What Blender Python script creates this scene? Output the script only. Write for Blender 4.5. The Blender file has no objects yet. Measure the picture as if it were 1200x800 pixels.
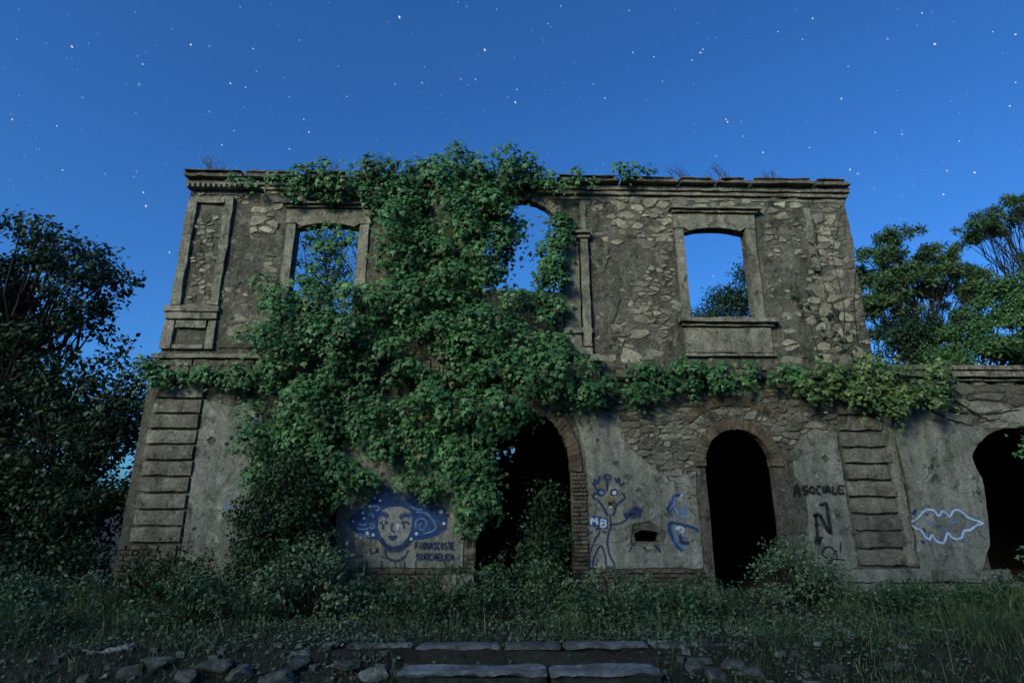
import bpy, bmesh, math, random
import numpy as np
from mathutils import Vector, noise
from mathutils.geometry import tessellate_polygon

random.seed(7); RNG = np.random.default_rng(7)
SC = bpy.context.scene
COL = SC.collection
R = math.radians

# ------------------------------------------------------------------ camera
CAM_POS = np.array([0.0, -12.0, 1.7]); PITCH = R(16.2); YAW = R(1.45)
cam = bpy.data.cameras.new('camera'); cam.sensor_width = 36.0; cam.lens = 20.0
cam.clip_start = 0.05; cam.clip_end = 3000.0
cam_ob = bpy.data.objects.new('camera', cam); COL.objects.link(cam_ob)
cam_ob.location = CAM_POS; cam_ob.rotation_euler = (R(90) + PITCH, 0, -YAW)
SC.camera = cam_ob

# ------------------------------------------------------------------ sky and moonlight
SUN_EL, SUN_AZ = R(24), R(218)          # the moon stands behind the viewer, to the left
world = bpy.data.worlds.new('World'); SC.world = world; world.use_nodes = True
nt = world.node_tree; nt.nodes.clear()
sky = nt.nodes.new('ShaderNodeTexSky'); sky.sky_type = 'NISHITA'; sky.sun_disc = False
sky.sun_elevation = SUN_EL; sky.sun_rotation = SUN_AZ
sky.air_density = 1.0; sky.dust_density = 2.2; sky.ozone_density = 3.0; sky.altitude = 300
tint = nt.nodes.new('ShaderNodeMix'); tint.data_type = 'RGBA'; tint.blend_type = 'MULTIPLY'
tint.inputs[0].default_value = 1.0
tint.inputs[7].default_value = (0.40, 1.04, 1.80, 1)      # the photograph's cold white balance
bg = nt.nodes.new('ShaderNodeBackground'); bg.inputs[1].default_value = 0.092
wo = nt.nodes.new('ShaderNodeOutputWorld')
nt.links.new(sky.outputs[0], tint.inputs[6]); nt.links.new(tint.outputs[2], bg.inputs[0]); nt.links.new(bg.outputs[0], wo.inputs[0])
sun = bpy.data.lights.new('moonlight', 'SUN'); sun.energy = 3.4; sun.angle = R(18); sun.color = (1.0, 0.965, 0.64)
sun_ob = bpy.data.objects.new('moonlight', sun); COL.objects.link(sun_ob)
d_sun = Vector((math.sin(SUN_AZ) * math.cos(SUN_EL), math.cos(SUN_AZ) * math.cos(SUN_EL), math.sin(SUN_EL)))
sun_ob.rotation_euler = d_sun.to_track_quat('Z', 'Y').to_euler()
SC.view_settings.view_transform = 'Standard'; SC.view_settings.look = 'None'
SC.view_settings.exposure = 0.15; SC.view_settings.gamma = 1.0
SC.cycles.max_bounces = 5; SC.cycles.transparent_max_bounces = 8

# ------------------------------------------------------------------ surveying: where a sight line from the tripod meets a plane Y
_f = np.array([math.sin(YAW) * math.cos(PITCH), math.cos(YAW) * math.cos(PITCH), math.sin(PITCH)])
_r = np.array([math.cos(YAW), -math.sin(YAW), 0.0]); _u = np.cross(_r, _f)
def sight(x, y):
    return _f + _r * (x - 600) / 666.67 + _u * (400 - y) / 666.67
def survey(x, y, Y=0.0):
    d = sight(x, y); t = (Y - CAM_POS[1]) / d[1]; p = CAM_POS + d * t
    return float(p[0]), float(p[2])
def surveyed(pts, Y=0.0):
    return [survey(x, y, Y) for x, y in pts]

# ------------------------------------------------------------------ materials
def new_mat(name):
    m = bpy.data.materials.new(name); m.use_nodes = True
    n = m.node_tree; b = n.nodes['Principled BSDF']
    return m, n, b
def nd(n, t, **k):
    o = n.nodes.new(t)
    for a, v in k.items(): setattr(o, a, v)
    return o
def ramp(n, stops):
    r = nd(n, 'ShaderNodeValToRGB'); e = r.color_ramp.elements
    while len(e) < len(stops): e.new(0.5)
    for q, (p, c) in zip(e, stops): q.position = p; q.color = (*c, 1)
    return r
def mixc(n, a, b, f, mode='MIX'):
    m = nd(n, 'ShaderNodeMix', data_type='RGBA', blend_type=mode)
    for s, v in ((0, f), (6, a), (7, b)):
        if hasattr(v, 'links'): n.links.new(v, m.inputs[s])
        elif isinstance(v, (int, float)): m.inputs[s].default_value = v
        else: m.inputs[s].default_value = (*v, 1)
    return m.outputs[2]
def noise_tex(n, co, scale, detail=6, rough=0.6, stretch=None, dist=0.0):
    t = nd(n, 'ShaderNodeTexNoise'); t.inputs['Scale'].default_value = scale
    t.inputs['Detail'].default_value = detail; t.inputs['Roughness'].default_value = rough
    t.inputs['Distortion'].default_value = dist
    if stretch:
        mp = nd(n, 'ShaderNodeMapping'); mp.inputs['Scale'].default_value = stretch
        n.links.new(co, mp.inputs[0]); co = mp.outputs[0]
    n.links.new(co, t.inputs['Vector'])
    return t.outputs['Fac']
def masonry(name, cols, scale=1.3, grain=18.0, bump=0.6, dist=0.03, streak=0.35, patch=None, lime=None, cracks=False, island=False, obj=False, var=0.5, rough=0.9):
    """weathered wall: broad blotches, vertical wash streaks, grain, per-piece tone, bump"""
    m, n, b = new_mat(name)
    g = nd(n, 'ShaderNodeNewGeometry'); co = g.outputs['Position']
    big = noise_tex(n, co, scale, 8, 0.68, dist=0.3)
    c = ramp(n, [(0.30, cols[0]), (0.48, cols[1]), (0.62, cols[2]), (0.78, cols[3])]); n.links.new(big, c.inputs[0])
    out = c.outputs[0]
    if patch:
        pz = noise_tex(n, co, patch[0], 7, 0.7, dist=0.6)
        pr = ramp(n, [(patch[1], (0, 0, 0)), (patch[1] + 0.05, (1, 1, 1))]); n.links.new(pz, pr.inputs[0])
        out = mixc(n, out, patch[2], pr.outputs[0])
    if streak:
        s = noise_tex(n, co, 2.2, 5, 0.6, stretch=(2.6, 2.6, 0.28))
        sr = ramp(n, [(0.40, (0.35, 0.34, 0.32)), (0.62, (1, 1, 1))]); n.links.new(s, sr.inputs[0])
        out = mixc(n, out, sr.outputs[0], streak, 'MULTIPLY')
    if lime:
        lz = noise_tex(n, co, 4.5, 9, 0.78, dist=0.9)
        lr = ramp(n, [(0.55, (0, 0, 0)), (0.66, (1, 1, 1))]); n.links.new(lz, lr.inputs[0])
        out = mixc(n, out, lime, lr.outputs[0])
        dz = noise_tex(n, co, 3.1, 9, 0.8, dist=0.7, stretch=(1.2, 1.0, 0.9))
        dr = ramp(n, [(0.37, (0.30, 0.30, 0.30)), (0.49, (1, 1, 1))]); n.links.new(dz, dr.inputs[0])
        out = mixc(n, out, dr.outputs[0], 1.0, 'MULTIPLY')
    if cracks:
        vd = nd(n, 'ShaderNodeTexVoronoi', feature='DISTANCE_TO_EDGE'); vd.inputs['Scale'].default_value = 0.9
        wn = nd(n, 'ShaderNodeTexNoise'); wn.inputs['Scale'].default_value = 2.5; wn.inputs['Detail'].default_value = 6; n.links.new(co, wn.inputs['Vector'])
        wa = mixc(n, co, wn.outputs['Color'], 0.35, 'LINEAR_LIGHT'); n.links.new(wa, vd.inputs['Vector'])
        vr_ = ramp(n, [(0.004, (0.25, 0.25, 0.25)), (0.012, (1, 1, 1))]); n.links.new(vd.outputs['Distance'], vr_.inputs[0])
        mk = noise_tex(n, co, 0.8, 3); mr = ramp(n, [(0.48, (0, 0, 0)), (0.56, (1, 1, 1))]); n.links.new(mk, mr.inputs[0])
        out = mixc(n, out, mixc(n, out, vr_.outputs[0], 1.0, 'MULTIPLY'), mr.outputs[0])
    fine = noise_tex(n, co, grain, 6, 0.75)
    fr = ramp(n, [(0.30, (0.35, 0.35, 0.35)), (0.70, (1.55, 1.55, 1.55))]); n.links.new(fine, fr.inputs[0])
    out = mixc(n, out, fr.outputs[0], 0.75, 'MULTIPLY')
    if island or obj:
        if island: src = g.outputs['Random Per Island']
        else: src = nd(n, 'ShaderNodeObjectInfo').outputs['Random']
        vr = ramp(n, [(0.0, (1 - var,) * 3), (0.5, (1.0, 0.97, 0.93)), (0.85, (1 + var * 0.9, 1 + var * 0.85, 1 + var * 0.7)), (1.0, (1 + var * 1.9, 1 + var * 1.8, 1 + var * 1.5))])
        n.links.new(src, vr.inputs[0]); out = mixc(n, out, vr.outputs[0], 1.0, 'MULTIPLY')
    n.links.new(out, b.inputs['Base Color']); b.inputs['Roughness'].default_value = rough
    b.inputs['Specular IOR Level'].default_value = 0.15
    mid = noise_tex(n, co, 5.5, 8, 0.72)
    ad = nd(n, 'ShaderNodeMath', operation='ADD'); n.links.new(fine, ad.inputs[0]); n.links.new(mid, ad.inputs[1])
    bp = nd(n, 'ShaderNodeBump'); bp.inputs['Strength'].default_value = bump; bp.inputs['Distance'].default_value = dist
    n.links.new(ad.outputs[0], bp.inputs['Height']); n.links.new(bp.outputs[0], b.inputs['Normal'])
    return m
def leafy(name, stops, rough=0.45, trans=0.25, spec=0.3):
    m, n, b = new_mat(name)
    g = nd(n, 'ShaderNodeNewGeometry')
    c = ramp(n, stops); n.links.new(g.outputs['Random Per Island'], c.inputs[0])
    cl = noise_tex(n, g.outputs['Position'], 1.1, 3, 0.5)
    cr = ramp(n, [(0.3, (0.65, 0.68, 0.65)), (0.7, (1.3, 1.25, 1.1))]); n.links.new(cl, cr.inputs[0])
    out = mixc(n, c.outputs[0], cr.outputs[0], 0.9, 'MULTIPLY')
    n.links.new(out, b.inputs['Base Color']); b.inputs['Roughness'].default_value = rough
    b.inputs['Specular IOR Level'].default_value = spec
    tr = nd(n, 'ShaderNodeBsdfTranslucent'); n.links.new(out, tr.inputs['Color'])
    ms = nd(n, 'ShaderNodeMixShader'); ms.inputs[0].default_value = trans
    n.links.new(b.outputs[0], ms.inputs[1]); n.links.new(tr.outputs[0], ms.inputs[2])
    n.links.new(ms.outputs[0], n.nodes['Material Output'].inputs['Surface'])
    return m
def plain(name, col, rough=0.85, wear=0.5, scale=22):
    m, n, b = new_mat(name)
    g = nd(n, 'ShaderNodeNewGeometry')
    f = noise_tex(n, g.outputs['Position'], scale, 5, 0.7)
    r = ramp(n, [(0.3, (1 - wear,) * 3), (0.65, (1.15,) * 3)]); n.links.new(f, r.inputs[0])
    n.links.new(mixc(n, col, r.outputs[0], 1.0, 'MULTIPLY'), b.inputs['Base Color']); b.inputs['Roughness'].default_value = rough
    b.inputs['Specular IOR Level'].default_value = 0.2
    return m
def emitter(name, col, s):
    m, n, b = new_mat(name); n.nodes.remove(b)
    e = nd(n, 'ShaderNodeEmission'); e.inputs[0].default_value = (*col, 1); e.inputs[1].default_value = s
    n.links.new(e.outputs[0], n.nodes['Material Output'].inputs['Surface'])
    return m

M = {}
M['render'] = masonry('aged_render', [(0.083, 0.078, 0.067), (0.146, 0.137, 0.115), (0.205, 0.192, 0.162), (0.292, 0.275, 0.231)], 0.9, 15, 1.0, 0.09, 0.45, patch=(1.6, 0.57, (0.253, 0.238, 0.199)), lime=(0.331, 0.310, 0.259))
M['mortar'] = masonry('old_mortar', [(0.077, 0.071, 0.062), (0.135, 0.123, 0.107), (0.184, 0.169, 0.149), (0.253, 0.236, 0.205)], 2.2, 20, 1.0, 0.08, 0.3, lime=(0.283, 0.266, 0.232))
M['plaster'] = masonry('grey_plaster', [(0.13, 0.133, 0.125), (0.20, 0.203, 0.19), (0.26, 0.262, 0.245), (0.34, 0.338, 0.315)], 0.8, 26, 0.45, 0.025, 0.5, patch=(2.3, 0.60, (0.32, 0.315, 0.29)), lime=(0.28, 0.278, 0.258), cracks=True)
M['stone'] = masonry('rubble_stone', [(0.125, 0.113, 0.095), (0.213, 0.196, 0.165), (0.291, 0.271, 0.230), (0.370, 0.346, 0.295)], 3.0, 22, 0.8, 0.03, 0.0, obj=True, var=0.32)
M['stone_grey'] = masonry('grey_stone', [(0.089, 0.085, 0.078), (0.148, 0.143, 0.131), (0.207, 0.200, 0.185), (0.296, 0.285, 0.262)], 3.0, 22, 1.0, 0.04, 0.0, obj=True, var=0.45)
M['rubble'] = masonry('small_rubble', [(0.107, 0.100, 0.087), (0.174, 0.161, 0.137), (0.233, 0.216, 0.185), (0.311, 0.291, 0.250)], 3.0, 22, 0.8, 0.03, 0.0, island=True, var=0.42)
M['trim'] = masonry('carved_trim', [(0.146, 0.137, 0.115), (0.244, 0.230, 0.193), (0.302, 0.285, 0.241), (0.391, 0.370, 0.316)], 1.6, 18, 0.9, 0.05, 0.45, lime=(0.381, 0.360, 0.302))
M['cornice'] = masonry('cornice_stone', [(0.077, 0.069, 0.059), (0.144, 0.129, 0.110), (0.202, 0.183, 0.155), (0.290, 0.266, 0.226)], 1.4, 18, 0.9, 0.05, 0.5, lime=(0.321, 0.300, 0.249))
M['quoin'] = masonry('quoin_stone', [(0.127, 0.120, 0.107), (0.206, 0.195, 0.175), (0.264, 0.251, 0.227), (0.353, 0.336, 0.302)], 2.0, 20, 1.0, 0.06, 0.35, lime=(0.343, 0.326, 0.292), obj=True, var=0.25)
M['brick'] = masonry('old_brick', [(0.070, 0.057, 0.047), (0.125, 0.096, 0.076), (0.165, 0.135, 0.108), (0.22, 0.195, 0.165)], 2.4, 30, 1.0, 0.03, 0.25, lime=(0.19, 0.175, 0.15), obj=True, var=0.2)
M['dark_wall'] = masonry('inner_wall', [(0.018, 0.017, 0.015), (0.03, 0.028, 0.025), (0.04, 0.037, 0.032), (0.06, 0.055, 0.046)], 1.2, 14, 0.6, 0.03, 0.4)  # interior darkness is put into this near-black colour, as moonlight reaches in
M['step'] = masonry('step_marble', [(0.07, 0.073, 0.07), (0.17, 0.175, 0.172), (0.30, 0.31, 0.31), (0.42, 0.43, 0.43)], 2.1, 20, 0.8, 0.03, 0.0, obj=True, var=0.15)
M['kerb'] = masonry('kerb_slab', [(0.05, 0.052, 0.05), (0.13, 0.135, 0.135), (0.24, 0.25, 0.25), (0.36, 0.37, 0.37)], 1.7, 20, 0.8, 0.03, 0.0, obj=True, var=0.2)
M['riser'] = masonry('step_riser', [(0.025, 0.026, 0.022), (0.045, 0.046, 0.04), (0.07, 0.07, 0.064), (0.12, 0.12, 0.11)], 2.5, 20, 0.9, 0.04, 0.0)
M['rock'] = masonry('loose_rock', [(0.04, 0.042, 0.038), (0.10, 0.10, 0.095), (0.20, 0.20, 0.195), (0.42, 0.42, 0.415)], 4.0, 20, 0.9, 0.04, 0.0, obj=True, var=0.35)
M['debris'] = masonry('debris', [(0.05, 0.05, 0.046), (0.11, 0.108, 0.10), (0.20, 0.20, 0.19), (0.36, 0.36, 0.35)], 4.0, 20, 0.9, 0.03, 0.0, island=True, var=0.4)
M['soil'] = masonry('soil', [(0.02, 0.018, 0.014), (0.035, 0.031, 0.024), (0.05, 0.045, 0.034), (0.075, 0.066, 0.05)], 1.0, 12, 0.9, 0.06, 0.0)
M['bark'] = masonry('bark', [(0.012, 0.011, 0.010), (0.022, 0.020, 0.018), (0.034, 0.031, 0.027), (0.05, 0.046, 0.04)], 4.0, 24, 0.9, 0.03, 0.0)
M['ivy'] = leafy('ivy_leaf', [(0.0, (0.022, 0.072, 0.030)), (0.45, (0.040, 0.124, 0.050)), (0.85, (0.066, 0.170, 0.070)), (0.955, (0.12, 0.225, 0.10)), (0.975, (0.10, 0.085, 0.045))], 0.5, 0.2, 0.3)
M['ivy_pale'] = leafy('ivy_pale_leaf', [(0.0, (0.035, 0.075, 0.026)), (0.5, (0.065, 0.125, 0.042)), (0.85, (0.12, 0.185, 0.07)), (1.0, (0.20, 0.25, 0.11))], 0.45, 0.2, 0.35)
M['oak'] = leafy('oak_leaf', [(0.0, (0.010, 0.026, 0.014)), (0.6, (0.016, 0.042, 0.022)), (1.0, (0.028, 0.060, 0.032))], 0.5, 0.18, 0.25)  # shading of the backlit left oaks is put into this very dark colour
M['pine'] = leafy('pine_needle', [(0.0, (0.030, 0.064, 0.030)), (0.6, (0.058, 0.108, 0.048)), (1.0, (0.10, 0.155, 0.07))], 0.5, 0.25, 0.2)
M['lush'] = leafy('lush_leaf', [(0.0, (0.03, 0.075, 0.03)), (0.6, (0.055, 0.125, 0.048)), (1.0, (0.09, 0.17, 0.065))], 0.5, 0.25, 0.25)
M['shrub'] = leafy('shrub_leaf', [(0.0, (0.034, 0.075, 0.036)), (0.6, (0.062, 0.120, 0.058)), (0.92, (0.10, 0.165, 0.085)), (1.0, (0.24, 0.26, 0.17))], 0.5, 0.2, 0.25)
M['bramble'] = leafy('bramble_leaf', [(0.0, (0.014, 0.034, 0.018)), (0.6, (0.026, 0.058, 0.030)), (0.94, (0.045, 0.085, 0.044)), (1.0, (0.16, 0.18, 0.12))], 0.55, 0.2, 0.2)
M['grey_shrub'] = leafy('grey_shrub_leaf', [(0.0, (0.062, 0.11, 0.066)), (0.6, (0.11, 0.17, 0.105)), (1.0, (0.19, 0.25, 0.165))], 0.55, 0.2, 0.2)
M['grass'] = leafy('grass_blade', [(0.0, (0.040, 0.075, 0.034)), (0.6, (0.075, 0.125, 0.056)), (0.88, (0.15, 0.175, 0.09)), (1.0, (0.32, 0.30, 0.19))], 0.6, 0.25, 0.15)
M['straw'] = leafy('dry_stalk', [(0.0, (0.04, 0.045, 0.03)), (1.0, (0.09, 0.085, 0.055))], 0.7, 0.15, 0.1)
def spray(name, col, lo, hi):
    """sprayed paint: thin and broken in places, so the plaster shows through"""
    m = plain(name, col, 0.75, 0.4); n = m.node_tree; b = n.nodes['Principled BSDF']; g = nd(n, 'ShaderNodeNewGeometry')
    f = noise_tex(n, g.outputs['Position'], 9, 8, 0.75); r = ramp(n, [(0.34, (lo,) * 3), (0.60, (hi,) * 3)]); n.links.new(f, r.inputs[0])
    t = nd(n, 'ShaderNodeBsdfTransparent'); x = nd(n, 'ShaderNodeMixShader'); n.links.new(r.outputs[0], x.inputs[0])
    n.links.new(t.outputs[0], x.inputs[1]); n.links.new(b.outputs[0], x.inputs[2]); n.links.new(x.outputs[0], n.nodes['Material Output'].inputs['Surface'])
    return m
for k, c in (('g_blue', (0.012, 0.05, 0.19)), ('g_navy', (0.018, 0.036, 0.105)), ('g_pale', (0.52, 0.61, 0.74)), ('g_sky', (0.11, 0.22, 0.48)), ('g_black', (0.014, 0.014, 0.016)), ('g_grey', (0.25, 0.265, 0.28)), ('g_ochre', (0.20, 0.16, 0.05))):
    M[k] = spray(k.replace('g_', 'spray_'), c, 0.45, 0.95); M[k + '_mist'] = spray(k.replace('g_', 'mist_'), c, 0.05, 0.32)
M['star'] = emitter('starlight', (0.72, 0.86, 1.0), 0.9)
M['star_faint'] = emitter('faint_starlight', (0.30, 0.52, 0.88), 0.62)
M['town'] = emitter('town_lamp', (1.0, 0.86, 0.62), 1.6)

# ------------------------------------------------------------------ building blocks
def link(name, me, mat=None, parent=None):
    if mat is not None:
        for q in (mat if isinstance(mat, (list, tuple)) else [mat]): me.materials.append(M[q])
    o = bpy.data.objects.new(name, me); COL.objects.link(o)
    if parent is not None:
        o.parent = parent; o.location = -Vector(parent.location)      # meshes are written in world coordinates
    return o
def raw(name, v, f, mat=None, parent=None):
    me = bpy.data.meshes.new(name); me.from_pydata([tuple(map(float, p)) for p in v], [], f); me.update()
    return link(name, me, mat, parent)
def tag(o, label=None, cat=None, group=None, kind=None):
    for k, v in (('label', label), ('category', cat), ('group', group), ('kind', kind)):
        if v: o[k] = v
    return o
def thing(name, label, cat, loc=(0, 0, 0), group=None):
    o = bpy.data.objects.new(name, None); COL.objects.link(o); o.location = loc; o.empty_display_size = 0.3
    return tag(o, label, cat, group)
def fast(name, V, F, mat, parent=None, smooth=False):
    """V (n,3) array, F (m,k) array of equal polygons"""
    V = np.asarray(V, np.float32); F = np.asarray(F, np.int32); me = bpy.data.meshes.new(name)
    m, k = F.shape
    me.vertices.add(len(V)); me.vertices.foreach_set('co', V.ravel())
    me.loops.add(m * k); me.loops.foreach_set('vertex_index', F.ravel())
    me.polygons.add(m); me.polygons.foreach_set('loop_start', np.arange(0, m * k, k, dtype=np.int32))
    me.polygons.foreach_set('loop_total', np.full(m, k, np.int32))
    if smooth: me.polygons.foreach_set('use_smooth', np.ones(m, bool))
    me.update(calc_edges=True)
    return link(name, me, mat, parent)

def rough_box_data(x0, x1, y0, y1, z0, z1, seg=0.22, amp=0.012, bev=0.012, seed=0.0):
    n = [max(1, min(60, round((b - a) / seg))) for a, b in ((x0, x1), (y0, y1), (z0, z1))]
    lo, hi = (x0, y0, z0), (x1, y1, z1); idx, V, F = {}, [], []
    def vert(i):
        if i in idx: return idx[i]
        p = [lo[a] + (hi[a] - lo[a]) * i[a] / n[a] for a in range(3)]
        ext = [a for a in range(3) if i[a] in (0, n[a])]
        q = Vector((p[0] * 3.1 + seed, p[1] * 3.1, p[2] * 3.1))
        nv = noise.noise_vector(q) * amp + noise.noise_vector(q * 3.3) * amp * 0.6
        if len(ext) >= 2:
            bb = bev * (0.5 + 1.3 * abs(noise.noise(q * 2.0 + Vector((9, 3, 1)))))
            for a in ext: p[a] += bb if i[a] == 0 else -bb
        idx[i] = len(V); V.append((p[0] + nv.x, p[1] + nv.y, p[2] + nv.z)); return idx[i]
    for a in range(3):
        b, c = (a + 1) % 3, (a + 2) % 3
        for s in (0, n[a]):
            for j in range(n[b]):
                for k in range(n[c]):
                    q = []
                    for dj, dk in ((0, 0), (1, 0), (1, 1), (0, 1)):
                        t = [0, 0, 0]; t[a] = s; t[b] = j + dj; t[c] = k + dk; q.append(vert(tuple(t)))
                    F.append(q if s else q[::-1])
    return V, F
def rough_box(name, x0, x1, y0, y1, z0, z1, mat, parent=None, **k):
    k.setdefault('seed', random.random() * 50)
    V, F = rough_box_data(x0, x1, y0, y1, z0, z1, **k)
    return raw(name, V, F, mat, parent)

def densify(poly, step=0.12, amp=0.0, seed=0.0, closed=True):
    out = []; m = len(poly)
    for i in range(m if closed else m - 1):
        a, b = poly[i], poly[(i + 1) % m]; L = math.hypot(b[0] - a[0], b[1] - a[1]); k = max(1, round(L / step))
        for j in range(k):
            t = j / k; p = (a[0] + (b[0] - a[0]) * t, a[1] + (b[1] - a[1]) * t)
            if amp:
                q = Vector((p[0] * 2.3 + seed, p[1] * 2.3, seed))
                nv = noise.noise_vector(q) * amp + noise.noise_vector(q * 4) * amp * 0.5
                p = (p[0] + nv.x, p[1] + nv.y)
            out.append(p)
    if not closed: out.append(poly[-1])
    return out
def sheet(name, outer, holes, y0, y1, mat, parent=None):
    """a wall or slab standing in the XZ plane from y0 (front) to y1 (back), with openings"""
    loops = [outer] + holes
    vl = [[Vector((x, 0, z)) for x, z in L] for L in loops]
    flat = [p for L in loops for p in L]; N = len(flat)
    tris = tessellate_polygon([[Vector((v.x, v.z, 0)) for v in L] for L in vl])
    V = [(x, y0, z) for x, z in flat] + [(x, y1, z) for x, z in flat]; F = []
    for t in tris:
        (ax, az), (bx, bz), (cx, cz) = (flat[i] for i in t)
        if (bx - ax) * (cz - az) - (bz - az) * (cx - ax) < 0: t = t[::-1]
        F.append(tuple(t)); F.append(tuple(i + N for i in t[::-1]))
    s = 0
    for L in loops:
        m = len(L)
        for i in range(m): F.append((s + i, s + (i + 1) % m, s + (i + 1) % m + N, s + i + N))
        s += m
    return raw(name, V, F, mat, parent)

def tubes(paths, sides=5):
    """list of (points, radii) -> vertices, quads"""
    V, F = [], []
    for pts, rad in paths:
        pts = [Vector(p) for p in pts]; base = len(V)
        for i, p in enumerate(pts):
            t = (pts[min(i + 1, len(pts) - 1)] - pts[max(i - 1, 0)]).normalized()
            a = t.cross(Vector((0.31, 0.22, 0.93)) if abs(t.z) < 0.9 else Vector((1, 0.1, 0))).normalized(); b = t.cross(a)
            for k in range(sides):
                w = 2 * math.pi * k / sides
                V.append(p + (a * math.cos(w) + b * math.sin(w)) * rad[i])
        for i in range(len(pts) - 1):
            for k in range(sides):
                F.append((base + i * sides + k, base + i * sides + (k + 1) % sides, base + (i + 1) * sides + (k + 1) % sides, base + (i + 1) * sides + k))
    return V, F
def curve_pts(a, b, bend, n=6, wob=0.0):
    a, b, bend = Vector(a), Vector(b), Vector(bend); out = []
    for i in range(n + 1):
        t = i / n; p = a.lerp(b, t) + bend * (4 * t * (1 - t))
        if wob and 0 < i < n: p += Vector((random.uniform(-wob, wob), random.uniform(-wob, wob), random.uniform(-wob, wob)))
        out.append(p)
    return out

# leaf shapes: (u across, v along, w lift), faces
IVY = (np.array([(0, .30, .10), (0, -.02, 0), (-.42, .05, -.03), (-.50, .42, -.06), (-.22, .52, 0), (0, 1.0, -.12), (.22, .52, 0), (.50, .42, -.06), (.42, .05, -.03)]),
       np.array([(0, i, i + 1) for i in range(1, 8)] + [(0, 8, 1)]))
LEAF = (np.array([(0, 0, 0), (-.30, .45, -.05), (0, 1, -.08), (.30, .45, -.05), (0, .48, .06)]), np.array([(0, 4, 1), (1, 4, 2), (2, 4, 3), (3, 4, 0)]))
NARROW = (np.array([(0, 0, 0), (-.13, .45, 0), (0, 1, -.1), (.13, .45, 0)]), np.array([(0, 3, 1), (1, 3, 2)]))
NEEDLE = (np.array([(-.035, 0, 0), (.035, 0, 0), (0, 1, 0)]), np.array([(0, 1, 2)]))
def unit(a): return a / np.maximum(np.linalg.norm(a, axis=1, keepdims=True), 1e-9)
def leaves(C, Nn, D, size, shape):
    C = np.asarray(C, float); Nn = unit(np.asarray(Nn, float)); D = np.asarray(D, float)
    D = unit(D - Nn * (D * Nn).sum(1, keepdims=True)); U = np.cross(D, Nn)
    T, Fc = shape; n, k = len(C), len(T); s = np.asarray(size, float).reshape(n, 1, 1)
    V = C[:, None, :] + s * (U[:, None, :] * T[None, :, 0:1] + D[:, None, :] * T[None, :, 1:2] + Nn[:, None, :] * T[None, :, 2:3])
    F = (np.arange(n) * k)[:, None, None] + Fc[None]
    return V.reshape(-1, 3), F.reshape(-1, 3)
def rnd(n, s=1.0): return RNG.normal(size=(n, 3)) * s
def inside(P, poly):
    x, y = P[:, 0], P[:, 1]; r = np.zeros(len(P), bool); q = np.asarray(poly); j = len(q) - 1
    for i in range(len(q)):
        xi, yi = q[i]; xj, yj = q[j]
        c = ((yi > y) != (yj > y)) & (x < (xj - xi) * (y - yi) / (yj - yi + 1e-12) + xi)
        r ^= c; j = i
    return r
class Waves:                                   # smooth random field for bulges
    def __init__(s, scale, seed):
        g = np.random.default_rng(seed); s.k = g.normal(size=(14, 3)) * scale; s.p = g.uniform(0, 6.28, 14)
    def __call__(s, P): return np.sin(P @ s.k.T + s.p).sum(1) / 5.0

# ------------------------------------------------------------------ ground
def ground_height(x, y):
    z = 0.0
    if y < -3.95: z = -0.42 * min(1.0, (-3.95 - y) / 0.5)
    if x < -8.5: z -= 0.25 * min(4, (-8.5 - x)) * (1 if y > -6 else 0.4)
    z += 0.05 * noise.noise(Vector((x * 0.7, y * 0.7, 3.3)))
    return z
def spread(near, lo, hi, step):
    a = list(np.arange(lo, hi + 1e-6, step))
    return [-1500, -500, -160, -70, -40, -28] + [v for v in (-22, -18) if v < lo - 1] + a + [v for v in (20, 26, 34) if v > hi + 1] + [45, 75, 160, 500, 1500]
gx = spread(0, -15, 16, 0.4); gy = spread(0, -14, 2, 0.25)
gv = [(x, y, ground_height(x, y) if abs(x) < 30 and abs(y) < 30 else (-1.3 if x < -8.5 else -0.05)) for y in gy for x in gx]
W = len(gx); gf = [(j * W + i, j * W + i + 1, (j + 1) * W + i + 1, (j + 1) * W + i) for j in range(len(gy) - 1) for i in range(W - 1)]
tag(raw('ground', gv, gf, 'soil'), kind='structure')

# ------------------------------------------------------------------ the villa
CX = 0.55                                       # axis of the facade
villa = thing('ruined_villa', 'roofless two storey ruined stone villa with empty windows, half buried in ivy', 'ruined house', (CX, 0, 0))
def arch(xc, hw, z0, zs, rise, n=18):
    """opening outline, from bottom right round the head to bottom left"""
    return [(xc + hw, z0)] + [(xc + hw * math.cos(math.pi * i / n), zs + rise * math.sin(math.pi * i / n)) for i in range(n + 1)] + [(xc - hw, z0)]
def segment_head(xc, hw, z0, zs, rise, n=8):
    return [(xc - hw, z0), (xc + hw, z0)] + [(xc + hw - 2 * hw * i / n, zs + rise * (1 - (2 * i / n - 1) ** 2)) for i in range(n + 1)]
WX = (-3.945, 5.045)                            # centres of the side bays
doors = [arch(WX[0], .715, -.3, 2.57, .715), arch(CX, .97, -.3, 2.45, 1.3), arch(WX[1], .715, -.3, 2.57, .715)]
bottom = []
for d in doors: bottom += densify(d[::-1], .15, .012, 4.0, closed=False)
lower = [(-7.4, -.3)] + bottom + [(8.45, -.3), (8.42, 3.9), (8.3, 4.0), (8.3, 4.4)]
upper_r = densify([(8.3, 4.4), (8.3, 9.12)], .2, .05, 2.0, closed=False)
upper_l = densify([(-7.2, 9.12), (-7.2, 5.9), (-7.27, 5.85), (-7.27, 4.4)], .2, .03, 8.0, closed=False)
outer = lower[:-1] + upper_r + upper_l + [(-7.4, 4.3)]
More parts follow.
